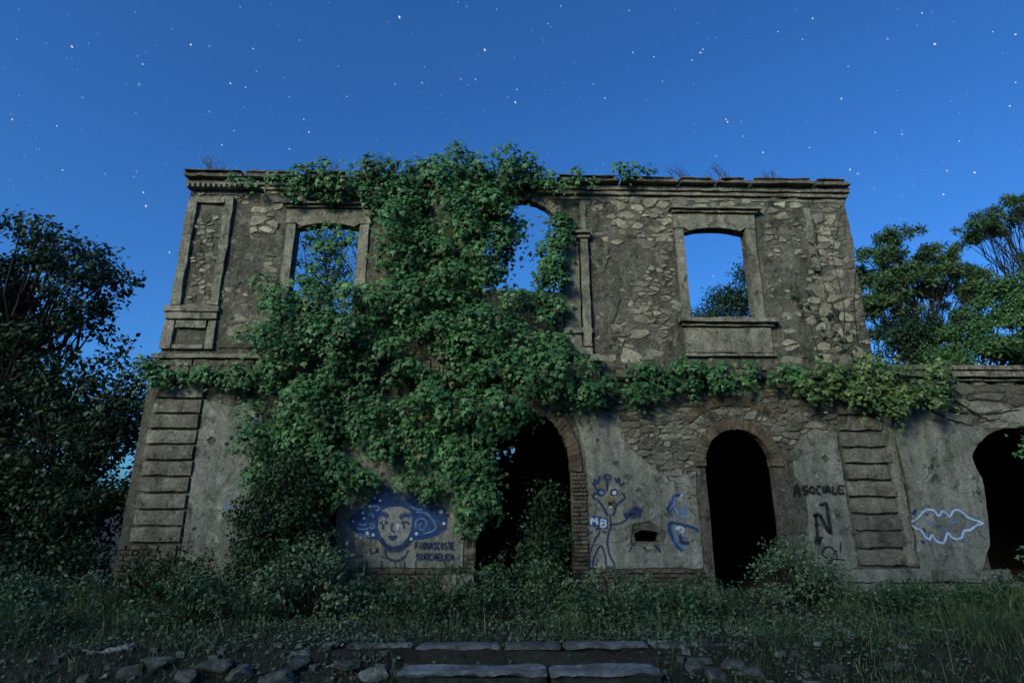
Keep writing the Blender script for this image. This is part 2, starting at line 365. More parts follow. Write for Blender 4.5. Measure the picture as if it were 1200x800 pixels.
holes = [densify(segment_head(WX[0], .715, 5.74, 7.87, .10), .15, .015, 1.0), densify(segment_head(WX[1], .715, 5.74, 7.87, .10), .15, .02, 6.0),
         densify(arch(CX, .91, 4.95, 7.75, .91), .15, .015, 3.0), densify([(2.8, 1.03), (3.25, 1.01), (3.27, 1.2), (2.95, 1.27), (2.78, 1.2)], .1, .03, 5.0)]
sheet('front_wall', outer, holes, 0.0, 0.2, 'render', villa)

# side, cross and rear walls, upper floor
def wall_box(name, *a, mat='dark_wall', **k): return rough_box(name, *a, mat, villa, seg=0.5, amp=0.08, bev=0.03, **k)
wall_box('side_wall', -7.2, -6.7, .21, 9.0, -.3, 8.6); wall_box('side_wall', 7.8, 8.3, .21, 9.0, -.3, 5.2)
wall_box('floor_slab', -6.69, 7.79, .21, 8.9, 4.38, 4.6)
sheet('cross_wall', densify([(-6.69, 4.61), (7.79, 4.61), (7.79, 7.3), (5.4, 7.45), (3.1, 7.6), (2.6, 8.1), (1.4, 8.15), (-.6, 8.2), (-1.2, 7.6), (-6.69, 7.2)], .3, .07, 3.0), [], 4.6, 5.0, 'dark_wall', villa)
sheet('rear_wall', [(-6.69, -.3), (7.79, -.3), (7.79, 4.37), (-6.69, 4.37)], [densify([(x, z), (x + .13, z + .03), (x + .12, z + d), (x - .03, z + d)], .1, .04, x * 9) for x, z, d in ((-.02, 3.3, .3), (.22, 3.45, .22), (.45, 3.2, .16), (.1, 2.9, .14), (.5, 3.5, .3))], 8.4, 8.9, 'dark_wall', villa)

# --- plaster sheets of the lower storey, 25 mm proud, with ragged edges
PL = -0.026
def plaster(poly, amp=.035, seed=1.0, parent=None, holes=()):
    g = random.Random(seed * 31); xs = [q[0] for q in poly]; zs = [q[1] for q in poly]; spots = []
    for i in range(60):                                      # flaked spots inside the sheet
        c = (g.uniform(min(xs), max(xs)), g.uniform(min(zs), max(zs))); rr = g.uniform(.03, .12)
        rim = [(c[0] + 1.9 * rr * math.cos(a), c[1] + 1.9 * rr * math.sin(a)) for a in np.arange(0, 6.28, .7)]
        if len(spots) > 6 or not inside(np.array(rim), poly).all() or any(math.hypot(c[0] - q[0], c[1] - q[1]) < .5 for q in spots): continue
        if any(inside(np.array(rim + [c]), h).any() or math.hypot(c[0] - 3.03, c[1] - 1.16) < .7 for h in holes): continue
        spots.append((c[0], c[1], rr))
    cut = [[(x + r * k * math.cos(a), z + r * (1.5 - k) * math.sin(a)) for a in np.arange(0, 6.28, .55) for k in [g.uniform(.6, 1.15)]] for x, z, r in spots]
    return sheet('plaster', densify(poly, .07, amp, seed), [densify(h, .08, .02, seed) for h in holes] + cut, PL, 0.02, 'plaster', parent or villa)
S = surveyed
hole_out = [(2.66, .97), (3.32, .95), (3.42, 1.22), (3.1, 1.42), (2.72, 1.36)]
plaster([(1.86, .54), (4.10, .54), (4.10, 2.42)] + S([(806, 556), (790, 560), (762, 545), (742, 528), (726, 512), (730, 488), (700, 478)]) + [(1.5, 3.85), (1.72, 3.2), (1.86, 2.6)], .03, 1.0, holes=[hole_out])
plaster([(6.46, .53), (7.2, .53), (7.2, 3.2)] + S([(970, 508), (955, 500), (940, 512), (927, 530), (930, 556), (945, 575), (948, 610), (943, 640)]), .04, 2.0)
plaster([(-6.16, .2), (-4.9, .2), (-4.9, 3.5), (-5.2, 3.85), (-5.6, 3.7), (-6.16, 3.86)], .03, 3.0)
plaster([(-3.2, .56), (-.66, .56), (-.66, 2.9), (-1.2, 3.3), (-3.2, 3.2)], .02, 4.0)
# remains of render on the upper storey
plaster([(2.12, 4.9), (2.8, 4.9), (2.5, 5.5), (2.75, 6.2), (2.4, 6.9), (2.6, 7.5), (2.12, 7.9)], .05, 5.0).data.materials[0] = M['render']
plaster([(6.25, 4.9), (6.9, 4.85), (7.0, 5.6), (6.75, 6.3), (6.85, 6.9), (6.45, 7.3), (6.3, 6.4)], .05, 6.0).data.materials[0] = M['render']
plaster([(-6.1, 5.0), (-5.0, 5.0), (-5.0, 6.7), (-5.3, 6.9), (-5.5, 6.5), (-6.1, 6.8)], .05, 7.0).data.materials[0] = M['render']
plaster([(-2.95, 5.6), (-2.0, 5.6), (-2.0, 8.0), (-2.95, 7.9)], .05, 8.0).data.materials[0] = M['render']

# --- rubble stones
def clip(poly, mx, my, nx, ny):
    out = []; m = len(poly)
    for i in range(m):
        a, b = poly[i], poly[(i + 1) % m]
        da = (a[0] - mx) * nx + (a[1] - my) * ny; db = (b[0] - mx) * nx + (b[1] - my) * ny
        if da <= 0: out.append(a)
        if da * db < 0: t = da / (da - db); out.append((a[0] + (b[0] - a[0]) * t, a[1] + (b[1] - a[1]) * t))
    return out
def stone_cells(x0, x1, z0, z1, w, h, seed):
    g = random.Random(seed); seeds = []; z = z0 + h / 2; r = 0
    while z < z1 + h:
        x = x0 + (w / 2 if r % 2 else 0)
        while x < x1 + w:
            if g.random() > .12: seeds.append((x + g.uniform(-.48, .48) * w, z + g.uniform(-.46, .46) * h))
            x += w * g.uniform(.5, 1.6)
        z += h; r += 1
    cells = []
    for i, (sx, sz) in enumerate(seeds):
        p = [(sx - w, sz - h), (sx + w, sz - h), (sx + w, sz + h), (sx - w, sz + h)]
        for j, (tx, tz) in enumerate(seeds):
            if i == j or abs(tx - sx) > 2.2 * w or abs(tz - sz) > 2.4 * h: continue
            k = (w / h)                                    # cells follow flat-lying stones
            p = clip(p, (sx + tx) / 2, (sz + tz) / 2, (tx - sx) / k, (tz - sz) * k)
            if len(p) < 3: break
        if len(p) >= 3: cells.append(((sx, sz), p))
    return cells
def stone_geo(c, p, gap, proud, g, y0=0.0):
    cx = sum(q[0] for q in p) / len(p); cz = sum(q[1] for q in p) / len(p)
    size = max(max(q[0] for q in p) - min(q[0] for q in p), .05)
    k1 = (1 - gap / size * 2) * g.uniform(.68, 1.0); k2 = k1 * g.uniform(.78, .92)
    pts = []
    for i in range(len(p)):                                # cut the corners off
        a, b = p[i], p[(i + 1) % len(p)]
        pts += [(a[0] * .88 + b[0] * .12, a[1] * .88 + b[1] * .12), (a[0] * .2 + b[0] * .8, a[1] * .2 + b[1] * .8)]
    n = len(pts); V = []
    for k, y in ((k1, y0 + .03), (k1, y0 - proud * .45), (k2, y0 - proud)):
        for q in pts: V.append((cx + (q[0] - cx) * k + g.uniform(-.006, .006), y + g.uniform(-.006, .006), cz + (q[1] - cz) * k + g.uniform(-.006, .006)))
    F = []
    for L in (0, 1):
        for i in range(n): F.append((L * n + i, L * n + (i + 1) % n, (L + 1) * n + (i + 1) % n, (L + 1) * n + i))
    F.append(tuple(range(2 * n, 3 * n)))
    return V, F, size
BLOCKED = [(WX[1] - 1.02, WX[1] + 1.16, 4.8, 8.5), (WX[1] - .95, WX[1] + .98, -.3, 2.6), (7.15, 8.5, -.3, 3.95), (1.4, 2.1, 4.8, 7.85), (WX[0] - 1.16, WX[0] + 1.05, 5.5, 8.5), (-7.3, -6.1, 4.8, 5.9), (-1.1, 1.5, 4.8, 8.8)]
def free(x, z):
    if any(a < x < b and c < z < d for a, b, c, d in BLOCKED): return False
    for cx, r in ((WX[1], .97),):
        if z > 2.5 and math.hypot(x - cx, z - 2.57) < r: return False
    if math.hypot(x - CX, z - 7.75) < 1.1 or (z < 3.9 and -1 < x < 1.9): return False
    if 1.42 < math.hypot(x - WX[1], z - 2.35) < 1.62 and z > 3.2 and abs(x - WX[1]) < 1.1: return False
    return True
def field(c): return noise.fractal(Vector((c[0] * .55, 0, c[1] * .55)), 1.0, 2.0, 4)
stones = []
g = random.Random(3)
for (c, p) in stone_cells(2.1, 8.25, 4.85, 8.75, .33, .20, 11):         # upper right: weathered through
    x, z = c
    if not free(x, z): continue
    f = field((x + 3, z)) + (.55 if z > 8.3 else 0) + (.45 if x > 6.5 else 0) + (.22 if x < 4 and 5.2 < z < 7.6 else 0)
    if f > .08 and g.random() < (.82 if x > 6.3 or z > 8.3 else .58) and min(q[0] for q in p) > 2.08 and max(q[0] for q in p) < 8.28: stones.append(stone_geo(c, p, .025, g.uniform(.008, .034), g))
for (c, p) in stone_cells(-7.0, -2.2, 4.95, 8.8, .34, .22, 12):         # upper left: only here and there
    x, z = c
    if not free(x, z): continue
    f = field((x + 9, z + 4)) + (.14 if z > 7.3 else -.05)
    if f > .2 and abs(x + 6.17) > .35 and min(q[0] for q in p) > -6.95: stones.append(stone_geo(c, p, .03, g.uniform(.015, .045), g))
bare = S([(700, 478), (730, 488), (726, 512), (742, 528), (762, 545), (790, 560), (812, 556), (818, 520)]) + [(4.2, 2.6), (4.4, 3.3), (5.05, 3.6), (5.7, 3.35), (6.05, 2.6)] + S([(930, 540), (940, 512), (955, 500), (976, 512), (976, 455), (690, 455)])
for (c, p) in stone_cells(1.9, 7.2, 2.3, 4.4, .34, .13, 13):            # above the right doorway
    if free(*c) and g.random() < .78 and inside(np.array([c]), bare)[0]: stones.append(stone_geo(c, p, .02, g.uniform(.012, .045), g) + ('stone_grey',))
stones.sort(key=lambda s: -s[2])
for V, F, s, *m in stones[:290]: raw('stone', V, F, m[0] if m else 'stone', villa)
vv, ff = [], []
for V, F, s, *m in stones[290:]:
    ff += [tuple(i + len(vv) for i in q) for q in F]; vv += V
for (c, p) in stone_cells(2.1, 8.25, 4.85, 8.75, .17, .11, 21) + stone_cells(-7.0, -2.2, 4.95, 8.8, .17, .11, 22):   # small fill stones
    if free(*c) and g.random() < .6 and field((c[0] * 1.7, c[1] * 1.7 + 5)) > -.2 and -6.95 < c[0] < 8.2:
        V, F, s = stone_geo(c, p, .014, g.uniform(.008, .03), g); ff += [tuple(i + len(vv) for i in q) for q in F]; vv += V
for (c, p) in stone_cells(1.9, 7.2, 2.3, 4.4, .17, .09, 23):
    if free(*c) and g.random() < .85 and inside(np.array([c]), bare)[0]:
        V, F, s = stone_geo(c, p, .014, g.uniform(.006, .028), g); ff += [tuple(i + len(vv) for i in q) for q in F]; vv += V
tag(raw('rubble', vv, ff, 'rubble', villa), kind='stuff')

# --- bricks
def wedge(name, xc, zc, r0, r1, a0, a1, y0, y1, parent, mat='brick', ky=1.0, kr=1.0):
    j = [random.uniform(-.012, .012) for _ in range(4)]
    P = [(xc + (r + d) * math.cos(a), zc + (r * kr + d) * ky * math.sin(a)) for (r, a), d in zip(((r0, a0), (r1, a0), (r1, a1), (r0, a1)), j)]
    y = y0 + random.uniform(-.012, .01)
    c = (sum(p[0] for p in P) / 4, sum(p[1] for p in P) / 4)
    V = [(x, y + .012, z) for x, z in P] + [(c[0] + (x - c[0]) * .93, y, c[1] + (z - c[1]) * .93) for x, z in P] + [(x, y1, z) for x, z in P]
    F = [(4, 5, 6, 7)] + [(i, (i + 1) % 4, 4 + (i + 1) % 4, 4 + i) for i in range(4)] + [(8 + i, 8 + (i + 1) % 4, (i + 1) % 4, i) for i in range(4)]
    return raw(name, V, F, mat, parent)
def ring(xc, zc, r0, r1, a0, a1, n, y0, parent, ky=1.0):
    for i in range(n):
        s = (a1 - a0) / n
        wedge('brick', xc, zc, r0, r1, a0 + s * (i + .02), a0 + s * (i + .98), y0, .2, parent, ky=ky)
ring(WX[1], 2.57, .705, .93, R(-4), R(184), 30, -.05, villa)
ring(WX[1], 2.35, 1.44, 1.62, R(48), R(133), 22, -.03, villa)
ring(CX, 2.45, .96, 1.2, R(-2), R(75), 17, -.05, villa, ky=1.28)
def brick_at(x0, x1, z0, z1, y0, parent):
    j = lambda: random.uniform(-.012, .012)
    y = y0 + random.uniform(-.02, .012); b = .008
    V, F = rough_box_data(x0 + j(), x1 + j(), y, y0 + .25, z0 + random.uniform(0, .006), z1 - random.uniform(0, .006), seg=9, amp=.004, bev=b, seed=random.random() * 40)
    return raw('brick', V, F, 'brick', parent)
def brick_field(x0, x1, z0, z1, y0, parent, w=.26, h=.078, skip=.06):
    r = 0; z = z0
    while z + h <= z1 + .01:
        x = x0 - (w / 2 if r % 2 else 0)
        while x < x1 - .05:
            a, b = max(x, x0), min(x + w - .014, x1)
            if b - a > .05 and random.random() > skip: brick_at(a, b, z, z + h - .012, y0, parent)
            x += w
        z += h; r += 1
brick_field(1.53, 1.82, .05, 2.42, -.04, villa, w=.29, skip=.04)         # jambs of the middle arch
brick_field(-.64, -.43, .55, 2.42, -.04, villa, w=.21, skip=.1)
brick_field(1.9, 4.1, .29, .53, -.05, villa)                             # courses of the plinth
brick_field(-2.6, -.7, .29, .53, -.05, villa)
brick_field(-7.38, -6.25, .02, 1.0, -.04, villa, w=.3, h=.098, skip=.14) # bared foot of the left corner

# --- rusticated corner blocks
def quoins(x0, x1, z0, n, h, seed, ragged):
    gg = random.Random(seed)
    for i in range(n):
        z = z0 + i * h; w = gg.uniform(0, ragged)
        rough_box('quoin_block', x0 + gg.uniform(0, .03), x1 - w, -.07 - gg.uniform(0, .025), .1, z + .018, z + h - .018, 'quoin', villa, seg=.1, amp=.014 + ragged * .13, bev=.014, seed=gg.random() * 90)
quoins(-7.2, -6.18, 1.02, 10, .318, 5, .02)
quoins(7.24, 8.28, .56, 10, .335, 6, .1)
rough_box('quoin_back', 8.2, 8.46, -.045, .1, .56, 3.8, 'quoin', villa, seg=.12, amp=.035, bev=.02)

# --- mouldings
def moulding(name, *a, mat='trim', seg=.2, amp=.014, bev=.016, parent=None): return rough_box(name, *a, mat, parent or villa, seg=seg, amp=amp, bev=bev)
moulding('plinth_band', 6.1, 8.62, -.15, .05, .27, .53, mat='plaster')
moulding('plinth', 6.4, 8.7, -.24, .05, -.3, .265, mat='plaster', amp=.04)
moulding('plinth', 3.2, 4.3, -.12, .05, -.3, .27, mat='quoin', amp=.05)
moulding('plinth', -1.1, -.42, -.12, .05, -.3, .45, mat='plaster', amp=.03)
for s, xc in ((0, WX[0]), (1, WX[1])):                                    # upper windows
    moulding('window_jamb', xc - .94, xc - .72, -.07, .205, 5.74, 7.96, amp=.02); moulding('window_jamb', xc + .72, xc + .96, -.07, .205, 5.74, 7.96, amp=.02)
    sheet('window_lintel', densify([(xc - .96, 7.97), (xc - .72, 7.97), (xc - .6, 7.89)] + [(xc - .6 + 1.2 * i / 8, 7.89 + .09 * (1 - (2 * i / 8 - 1) ** 2)) for i in range(1, 8)] + [(xc + .6, 7.89), (xc + .72, 7.97), (xc + .98, 7.97), (xc + .98, 8.33), (xc - .96, 8.33)], .2, .008, s), [], -.075, .205, 'trim', villa)
    moulding('window_hood', xc - 1.0, xc + 1.06, -.15, .05, 8.335, 8.4); moulding('window_hood', xc - 1.07, xc + 1.14, -.22, .05, 8.405, 8.47)
    moulding('window_sill', xc - 1.05, xc + 1.18, -.22, .26, 5.62, 5.735, amp=.02); moulding('window_sill', xc - .98, xc + 1.1, -.13, .05, 5.54, 5.615)
    moulding('window_apron', xc - .92, xc + 1.04, -.07, .05, 4.95, 5.535); moulding('window_apron', xc - .95, xc + 1.08, -.1, .05, 4.86, 4.945)
# corner pilasters of the upper storey
for x0, x1, z0, z1 in ((-7.21, -6.98, 5.95, 8.62), (-6.36, -6.15, 5.95, 8.62), (-7.0, -6.36, 8.45, 8.62)): moulding('pilaster_strip', x0, x1, -.09, .05, z0, z1, amp=.022)
moulding('pilaster_base', -7.3, -6.1, -.14, .05, 5.78, 5.93); moulding('pilaster_base', -7.27, -6.13, -.11, .05, 5.62, 5.775)
for x0, x1, z0, z1 in ((-7.27, -7.02, 4.95, 5.6), (-6.32, -6.13, 4.95, 5.6), (-7.0, -6.34, 5.42, 5.6), (-7.0, -6.34, 4.95, 5.06)): moulding('pedestal_frame', x0, x1, -.09, .05, z0, z1, amp=.012)
moulding('pilaster_strip', 7.24, 7.44, -.06, .05, 6.9, 8.55, amp=.05, bev=.03); moulding('pilaster_strip', 7.3, 7.46, -.05, .05, 5.2, 6.75, amp=.06, bev=.03)
# piers beside the middle opening
for sx in (1, -1):
    q = lambda a: CX + sx * (a - CX)
    def pr(name, a, b, *r, **k):
        a, b = sorted((q(a), q(b))); return moulding(name, a, b, *r, **k)
    pr('pier', 1.47, 1.85, -.10, .05, 4.9, 7.6, amp=.02); pr('pier_strip', 1.86, 2.06, -.15, .05, 5.05, 7.62, amp=.015)
    pr('pier_capital', 1.42, 2.1, -.18, .05, 7.63, 7.72); pr('pier_capital', 1.38, 2.14, -.24, .05, 7.725, 7.81)
    pr('pier_strip', 1.9, 2.05, -.06, .05, 7.82, 8.7)
    pr('pier_block', 1.4, 2.08, -.16, .05, 5.35, 5.48, amp=.025); pr('pier_block', 1.42, 2.06, -.14, .05, 4.85, 5.04, amp=.03)
for i in range(16):                                                        # archivolt
    wedge('arch_stone', CX, 7.75, .905, 1.12, math.pi * (i + .04) / 16, math.pi * (i + .96) / 16, -.05, .205, villa, mat='trim')
# string course between the storeys
x = -7.42
while x < 8.3:
    L = random.uniform(.9, 1.5); e = min(x + L, 8.45)
    moulding('string_course', x, e - .012, -.2 - random.uniform(0, .03), .05, 4.36, 4.56, mat='cornice', amp=.025); moulding('string_course', x, e - .012, -.12, .05, 4.565, 4.72, mat='cornice', amp=.02); x = e
moulding('string_course', -7.36, -4.6, -.16, .05, 4.73, 4.84, mat='trim')
moulding('architrave', -7.3, 8.3, -.05, .05, 4.16, 4.35, mat='mortar', amp=.02, seg=.3)
# spouts
for xs in (2.07, -1.17):
    sp = rough_box('rain_spout', xs - .11, xs + .11, -.5, -.02, 4.63, 4.8, 'quoin', villa, seg=.1, amp=.01)
    for dx in (-.09, -.01, .07): rough_box('spout_bracket', xs + dx - .045, xs + dx + .025, -.3, -.02, 4.22, 4.6, 'trim', villa, seg=.12, amp=.008)
# crowning cornice
moulding('frieze', -7.22, 8.32, -.03, .05, 8.70, 8.80, mat='trim', seg=.25)
moulding('frieze', -7.26, 8.36, -.10, .05, 8.805, 8.90, mat='trim', seg=.25)
for x0, x1 in ((-7.3, -1.5), (1.0, 8.4)): moulding('cornice_moulding', x0, x1, -.15, .5, 8.905, 9.03, mat='trim', seg=.22, amp=.02)
for i in range(14): moulding('dentil', -7.24 + i * .12, -7.17 + i * .12, -.205, -.1, 8.80, 8.90, mat='trim', amp=.004, bev=.006, seg=1)
x = -7.3; i = 0
while x < 8.38:
    L = random.uniform(.8, 1.6); e = min(x + L, 8.4)
    if not (-5.1 < x < -4.7):
        moulding('cornice_slab', x, e - .015, -.27 - random.uniform(0, .03), .5, 9.035, 9.14 + random.uniform(-.01, .01), mat='cornice', amp=.022, bev=.02)
        if x > 1 or random.random() < .6: moulding('coping_slab', x + random.uniform(0, .1), e - random.uniform(.02, .2), -.30 - random.uniform(0, .04), .45, 9.145, 9.18 + random.uniform(0, .03), mat='cornice', amp=.02, bev=.015)
    x = e; i += 1

# ------------------------------------------------------------------ side wing
wing = thing('side_wing', 'low single storey wing with an arched opening, joined to the right of the ruined villa', 'ruined wing', (11.5, .3, 0))
wo_ = [(8.47, -.3)] + densify(arch(11.2, 1.2, -.3, 2.35, 1.0)[::-1], .15, .03, 2.0, closed=False) + [(16.5, -.3), (16.5, 4.3), (8.47, 4.3)]
sheet('front_wall', wo_, [], .08, .6, 'mortar', wing)
pw = densify(S([(1045, 500), (1062, 560), (1078, 668)], .06), .1, .02, 1.0, closed=False)
sheet('plaster', pw + densify(S([(1150, 668), (1160, 640), (1157, 600), (1150, 560), (1143, 548), (1139, 535), (1146, 520), (1158, 508), (1150, 500), (1120, 492), (1095, 482), (1060, 478)], .06), .1, .03, 2.0, closed=False), [], .05, .1, 'plaster', wing)
sheet('plaster', densify([(10.9, 3.5), (11.6, 3.42), (12.3, 3.0), (12.45, 2.2), (12.5, .5), (16, .5), (16, 3.9), (11, 3.75)], .1, .03, 3.0), [], .05, .1, 'plaster', wing)
for (c, p) in stone_cells(8.5, 14.0, 3.5, 4.35, .62, .19, 31):
    V, F, s = stone_geo(c, p, .018, random.uniform(.01, .03), g, y0=.08); raw('stone', V, F, 'stone_grey', wing)
moulding('plinth', 8.72, 10.2, -.18, .1, .27, .5, mat='plaster', amp=.03, parent=wing); moulding('plinth', 8.72, 10.55, -.3, .1, -.3, .265, mat='plaster', amp=.06, parent=wing)
x = 8.5
while x < 16.4:
    e = min(x + random.uniform(1.0, 1.7), 16.5)
    for z0, z1, pr_ in ((4.36, 4.42, .10), (4.425, 4.57, .20), (4.575, 4.70, .23)): moulding('cornice_stone', x, e - .01, .08 - pr_, .6, z0, z1, mat='trim', amp=.014, parent=wing)
    x = e
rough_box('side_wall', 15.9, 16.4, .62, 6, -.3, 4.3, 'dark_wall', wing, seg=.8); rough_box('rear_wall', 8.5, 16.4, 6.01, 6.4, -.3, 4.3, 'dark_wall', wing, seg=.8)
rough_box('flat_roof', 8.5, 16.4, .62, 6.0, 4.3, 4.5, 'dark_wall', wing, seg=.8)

# ------------------------------------------------------------------ graffiti: flat paint on the plaster
class Paint:
    def __init__(s, Y): s.Y = Y; s.V, s.F, s.I, s.mats = [], [], [], []
    def mi(s, m):
        if m not in s.mats: s.mats.append(m)
        return s.mats.index(m)
    def line(s, pts, w, m, layer=0, closed=False, world=False, mist=True):
        """a sprayed stroke of width w metres along image-surveyed points"""
        P = [Vector((x, z)) for x, z in (pts if world else surveyed(pts, s.Y))]
        if closed: P = P + [P[0]]
        Q = []                                            # smooth the stroke
        for i in range(len(P) - 1):
            p0, p1, p2, p3 = P[max(i - 1, 0)], P[i], P[i + 1], P[min(i + 2, len(P) - 1)]
            for k in range(4):
                t = k / 4; Q.append(.5 * ((2 * p1) + (p2 - p0) * t + (2 * p0 - 5 * p1 + 4 * p2 - p3) * t * t + (3 * p1 - p0 - 3 * p2 + p3) * t ** 3))
        Q.append(P[-1]); b = len(s.V); y = s.Y - .004 - .003 * layer
        for i, q in enumerate(Q):
            t = (Q[min(i + 1, len(Q) - 1)] - Q[max(i - 1, 0)])
            t = t.normalized() if t.length > 1e-6 else Vector((1, 0)); nrm = Vector((-t.y, t.x)); h = w / 2 * (1 + .25 * noise.noise(Vector((q.x * 6, q.y * 6, 1))))
            for sg in (1, -1): r = q + nrm * h * sg; s.V.append((r.x, y, r.y))
        for i in range(len(Q) - 1): s.F.append((b + 2 * i, b + 2 * i + 1, b + 2 * i + 3, b + 2 * i + 2)); s.I.append(s.mi(m))
        if mist: s.line(pts, w * 1.9, m + '_mist', layer - .4, world=world, mist=False)
    def blob(s, pts, m, layer=0):
        P = surveyed(pts, s.Y); b = len(s.V); y = s.Y - .004 - .003 * layer
        P = densify(P, .05, .004, layer)
        s.V += [(x, y, z) for x, z in P]
        for t in tessellate_polygon([[Vector((x, z, 0)) for x, z in P]]):
            s.F.append(tuple(b + i for i in t)); s.I.append(s.mi(m))
    def dot(s, x, y, r, m, layer=0): s.blob([(x + r * math.cos(a * .9), y + r * math.sin(a * .9)) for a in range(7)], m, layer)
    def build(s, name, label, parent):
        o = raw(name, s.V, s.F, s.mats, parent); o.data.polygons.foreach_set('material_index', s.I); o['label'] = label
        return o
# the woman's head with long blue hair on the wall left of the middle arch
p = Paint(PL)
zz = lambda pts, x0=400, y0=570, k=8.0: [(x0 + x / k, y0 + y / k) for x, y in pts]
p.blob(zz([(60, 330), (100, 270), (210, 190), (330, 70), (440, 10), (520, 40), (640, 30), (780, 90), (900, 170), (980, 210), (995, 330), (985, 400), (900, 460), (800, 490), (690, 500), (620, 560), (480, 580), (380, 545), (350, 500), (270, 490), (170, 450), (80, 390)]), 'g_blue', 0)
p.blob(zz([(350, 290), (380, 220), (460, 190), (560, 185), (640, 220), (665, 300), (655, 400), (620, 480), (560, 540), (490, 558), (420, 530), (370, 460), (345, 380)]), 'g_grey', 1)
for L in ([(350, 265), (400, 255), (440, 285)], [(550, 300), (590, 265), (650, 275)]): p.line(zz(L), .07, 'g_blue', 2)
for L in ([(365, 345), (400, 330), (440, 345)], [(560, 345), (600, 330), (645, 350)], [(395, 350), (392, 400)], [(590, 350), (590, 395)]): p.line(zz(L), .035, 'g_navy', 2)
p.line(zz([(480, 340), (472, 400), (500, 430)]), .03, 'g_navy', 2); p.line(zz([(530, 345), (525, 400)]), .035, 'g_pale', 2)
p.blob(zz([(435, 470), (460, 452), (485, 462), (510, 450), (535, 470), (500, 500), (480, 512), (460, 500)]), 'g_navy', 2)
p.line(zz([(375, 480), (420, 560), (500, 595), (590, 560), (640, 490)]), .07, 'g_navy', 2)
p.line(zz([(405, 590), (430, 660), (510, 695), (590, 660), (630, 590)]), .035, 'g_navy', 1)
for L in ([(150, 390), (200, 400), (255, 390)], [(165, 345), (200, 360), (240, 345)], [(265, 345), (300, 350), (310, 380), (285, 390), (265, 370)], [(160, 430), (220, 460), (280, 465)], [(290, 190), (330, 175), (355, 205), (325, 225)],
          [(700, 390), (700, 330), (740, 295), (795, 320), (790, 380), (750, 405), (730, 370), (750, 340)], [(760, 440), (830, 425), (885, 390), (870, 330), (800, 250), (700, 235)], [(650, 180), (700, 210), (760, 215)], [(250, 270), (290, 250), (300, 290)]): p.line(zz(L), .028, 'g_sky', 2)
for x, y, r in ((315, 105, 14), (365, 130, 14), (270, 185, 12), (205, 245, 15), (215, 295, 13), (110, 325, 10), (935, 235, 20), (962, 345, 16), (145, 458, 16), (178, 475, 14), (245, 435, 20), (300, 450, 16), (655, 490, 15), (705, 440, 16), (400, 335, 9)): p.dot(400 + x / 8, 570 + y / 8, r / 8, 'g_pale', 3)
STROKES = {'A': [[(0, 1), (.5, 0), (1, 1)], [(.2, .62), (.8, .62)]], 'C': [[(1, .1), (.3, 0), (0, .5), (.3, 1), (1, .9)]], 'E': [[(1, 0), (0, 0), (0, 1), (1, 1)], [(0, .5), (.8, .5)]], 'F': [[(1, 0), (0, 0), (0, 1)], [(0, .5), (.8, .5)]],
           'I': [[(.5, 0), (.5, 1)]], 'L': [[(0, 0), (0, 1), (1, 1)]], 'N': [[(0, 1), (0, 0), (1, 1), (1, 0)]], 'O': [[(.5, 0), (0, .5), (.5, 1), (1, .5), (.5, 0)]], 'S': [[(1, .05), (.2, .05), (.1, .4), (.9, .6), (.8, .95), (0, .95)]],
           'R': [[(0, 1), (0, 0), (.9, .1), (.9, .45), (0, .5), (1, 1)]], 'T': [[(0, 0), (1, 0)], [(.5, 0), (.5, 1)]], 'U': [[(0, 0), (.05, .9), (.9, .9), (1, 0)]], 'D': [[(0, 0), (0, 1), (.9, .8), (.9, .2), (0, 0)]], 'M': [[(0, 1), (0, 0), (.5, .6), (1, 0), (1, 1)]], 'B': [[(0, 0), (0, 1), (.9, .8), (.7, .5), (0, .5)], [(.7, .5), (.9, .2), (0, 0)]], 'G': [[(1, .1), (.2, 0), (0, .6), (.4, 1), (1, .9), (1, .55), (.6, .55)]]}
def write(p, text, x, y, w, h, step, width, m, layer=1, slope=0.0, smooth=True):
    for i, ch in enumerate(text):
        for L in STROKES.get(ch, []):
            pts = [(x + i * step + a * w, y + i * slope + b * h) for a, b in L]
            if smooth: p.line(pts, width, m, layer)
            else:
                for q in range(len(pts) - 1): p.line(pts[q:q + 2], width, m, layer)
write(p, 'LA', 434.5, 642, 4, 6, 5.6, .03, 'g_navy', smooth=False)
write(p, 'FIONASCOSTE', 487, 635, 3.2, 8, 4.25, .03, 'g_navy', slope=.05, smooth=False)
write(p, 'SORCAEUCA', 488, 649, 4.2, 6.5, 5.0, .03, 'g_navy', slope=.05)
for x, y in ((430, 657), (447, 657), (463, 656), (474, 656), (487, 657), (506, 662), (528, 660)): p.line([(x, y), (x + .4, y + 5), (x, y + 9)], .02, 'g_navy', 1)
p.build('graffiti', 'painted woman face with wide blue hair and dark lettering below', villa)
# the thin spiky-haired figure beside the middle arch
p = Paint(PL); z2 = lambda pts: [(680 + x / 13.33, 540 + y / 13.33) for x, y in pts]
for L in ([(195, 330), (250, 440), (270, 470)], [(230, 370), (230, 280), (270, 350), (300, 250), (320, 240)], [(420, 470), (415, 300), (370, 260), (390, 225), (440, 220), (470, 260), (440, 310)], [(540, 250), (570, 330), (600, 270), (630, 380), (690, 330)],
          [(260, 500), (200, 530), (205, 580), (260, 600), (330, 680), (400, 800), (430, 860)], [(640, 500), (690, 540), (680, 600), (620, 640), (560, 700), (530, 800), (500, 860)], [(270, 500), (290, 455), (340, 445), (380, 480), (350, 525), (290, 525), (270, 500)], [(470, 500), (500, 455), (550, 455), (575, 490), (540, 525), (490, 520), (470, 500)]): p.line(z2(L), .036, 'g_navy', 0)
z3 = lambda pts: [(670 + x / 5.712, 540 + y / 5.712) for x, y in pts]
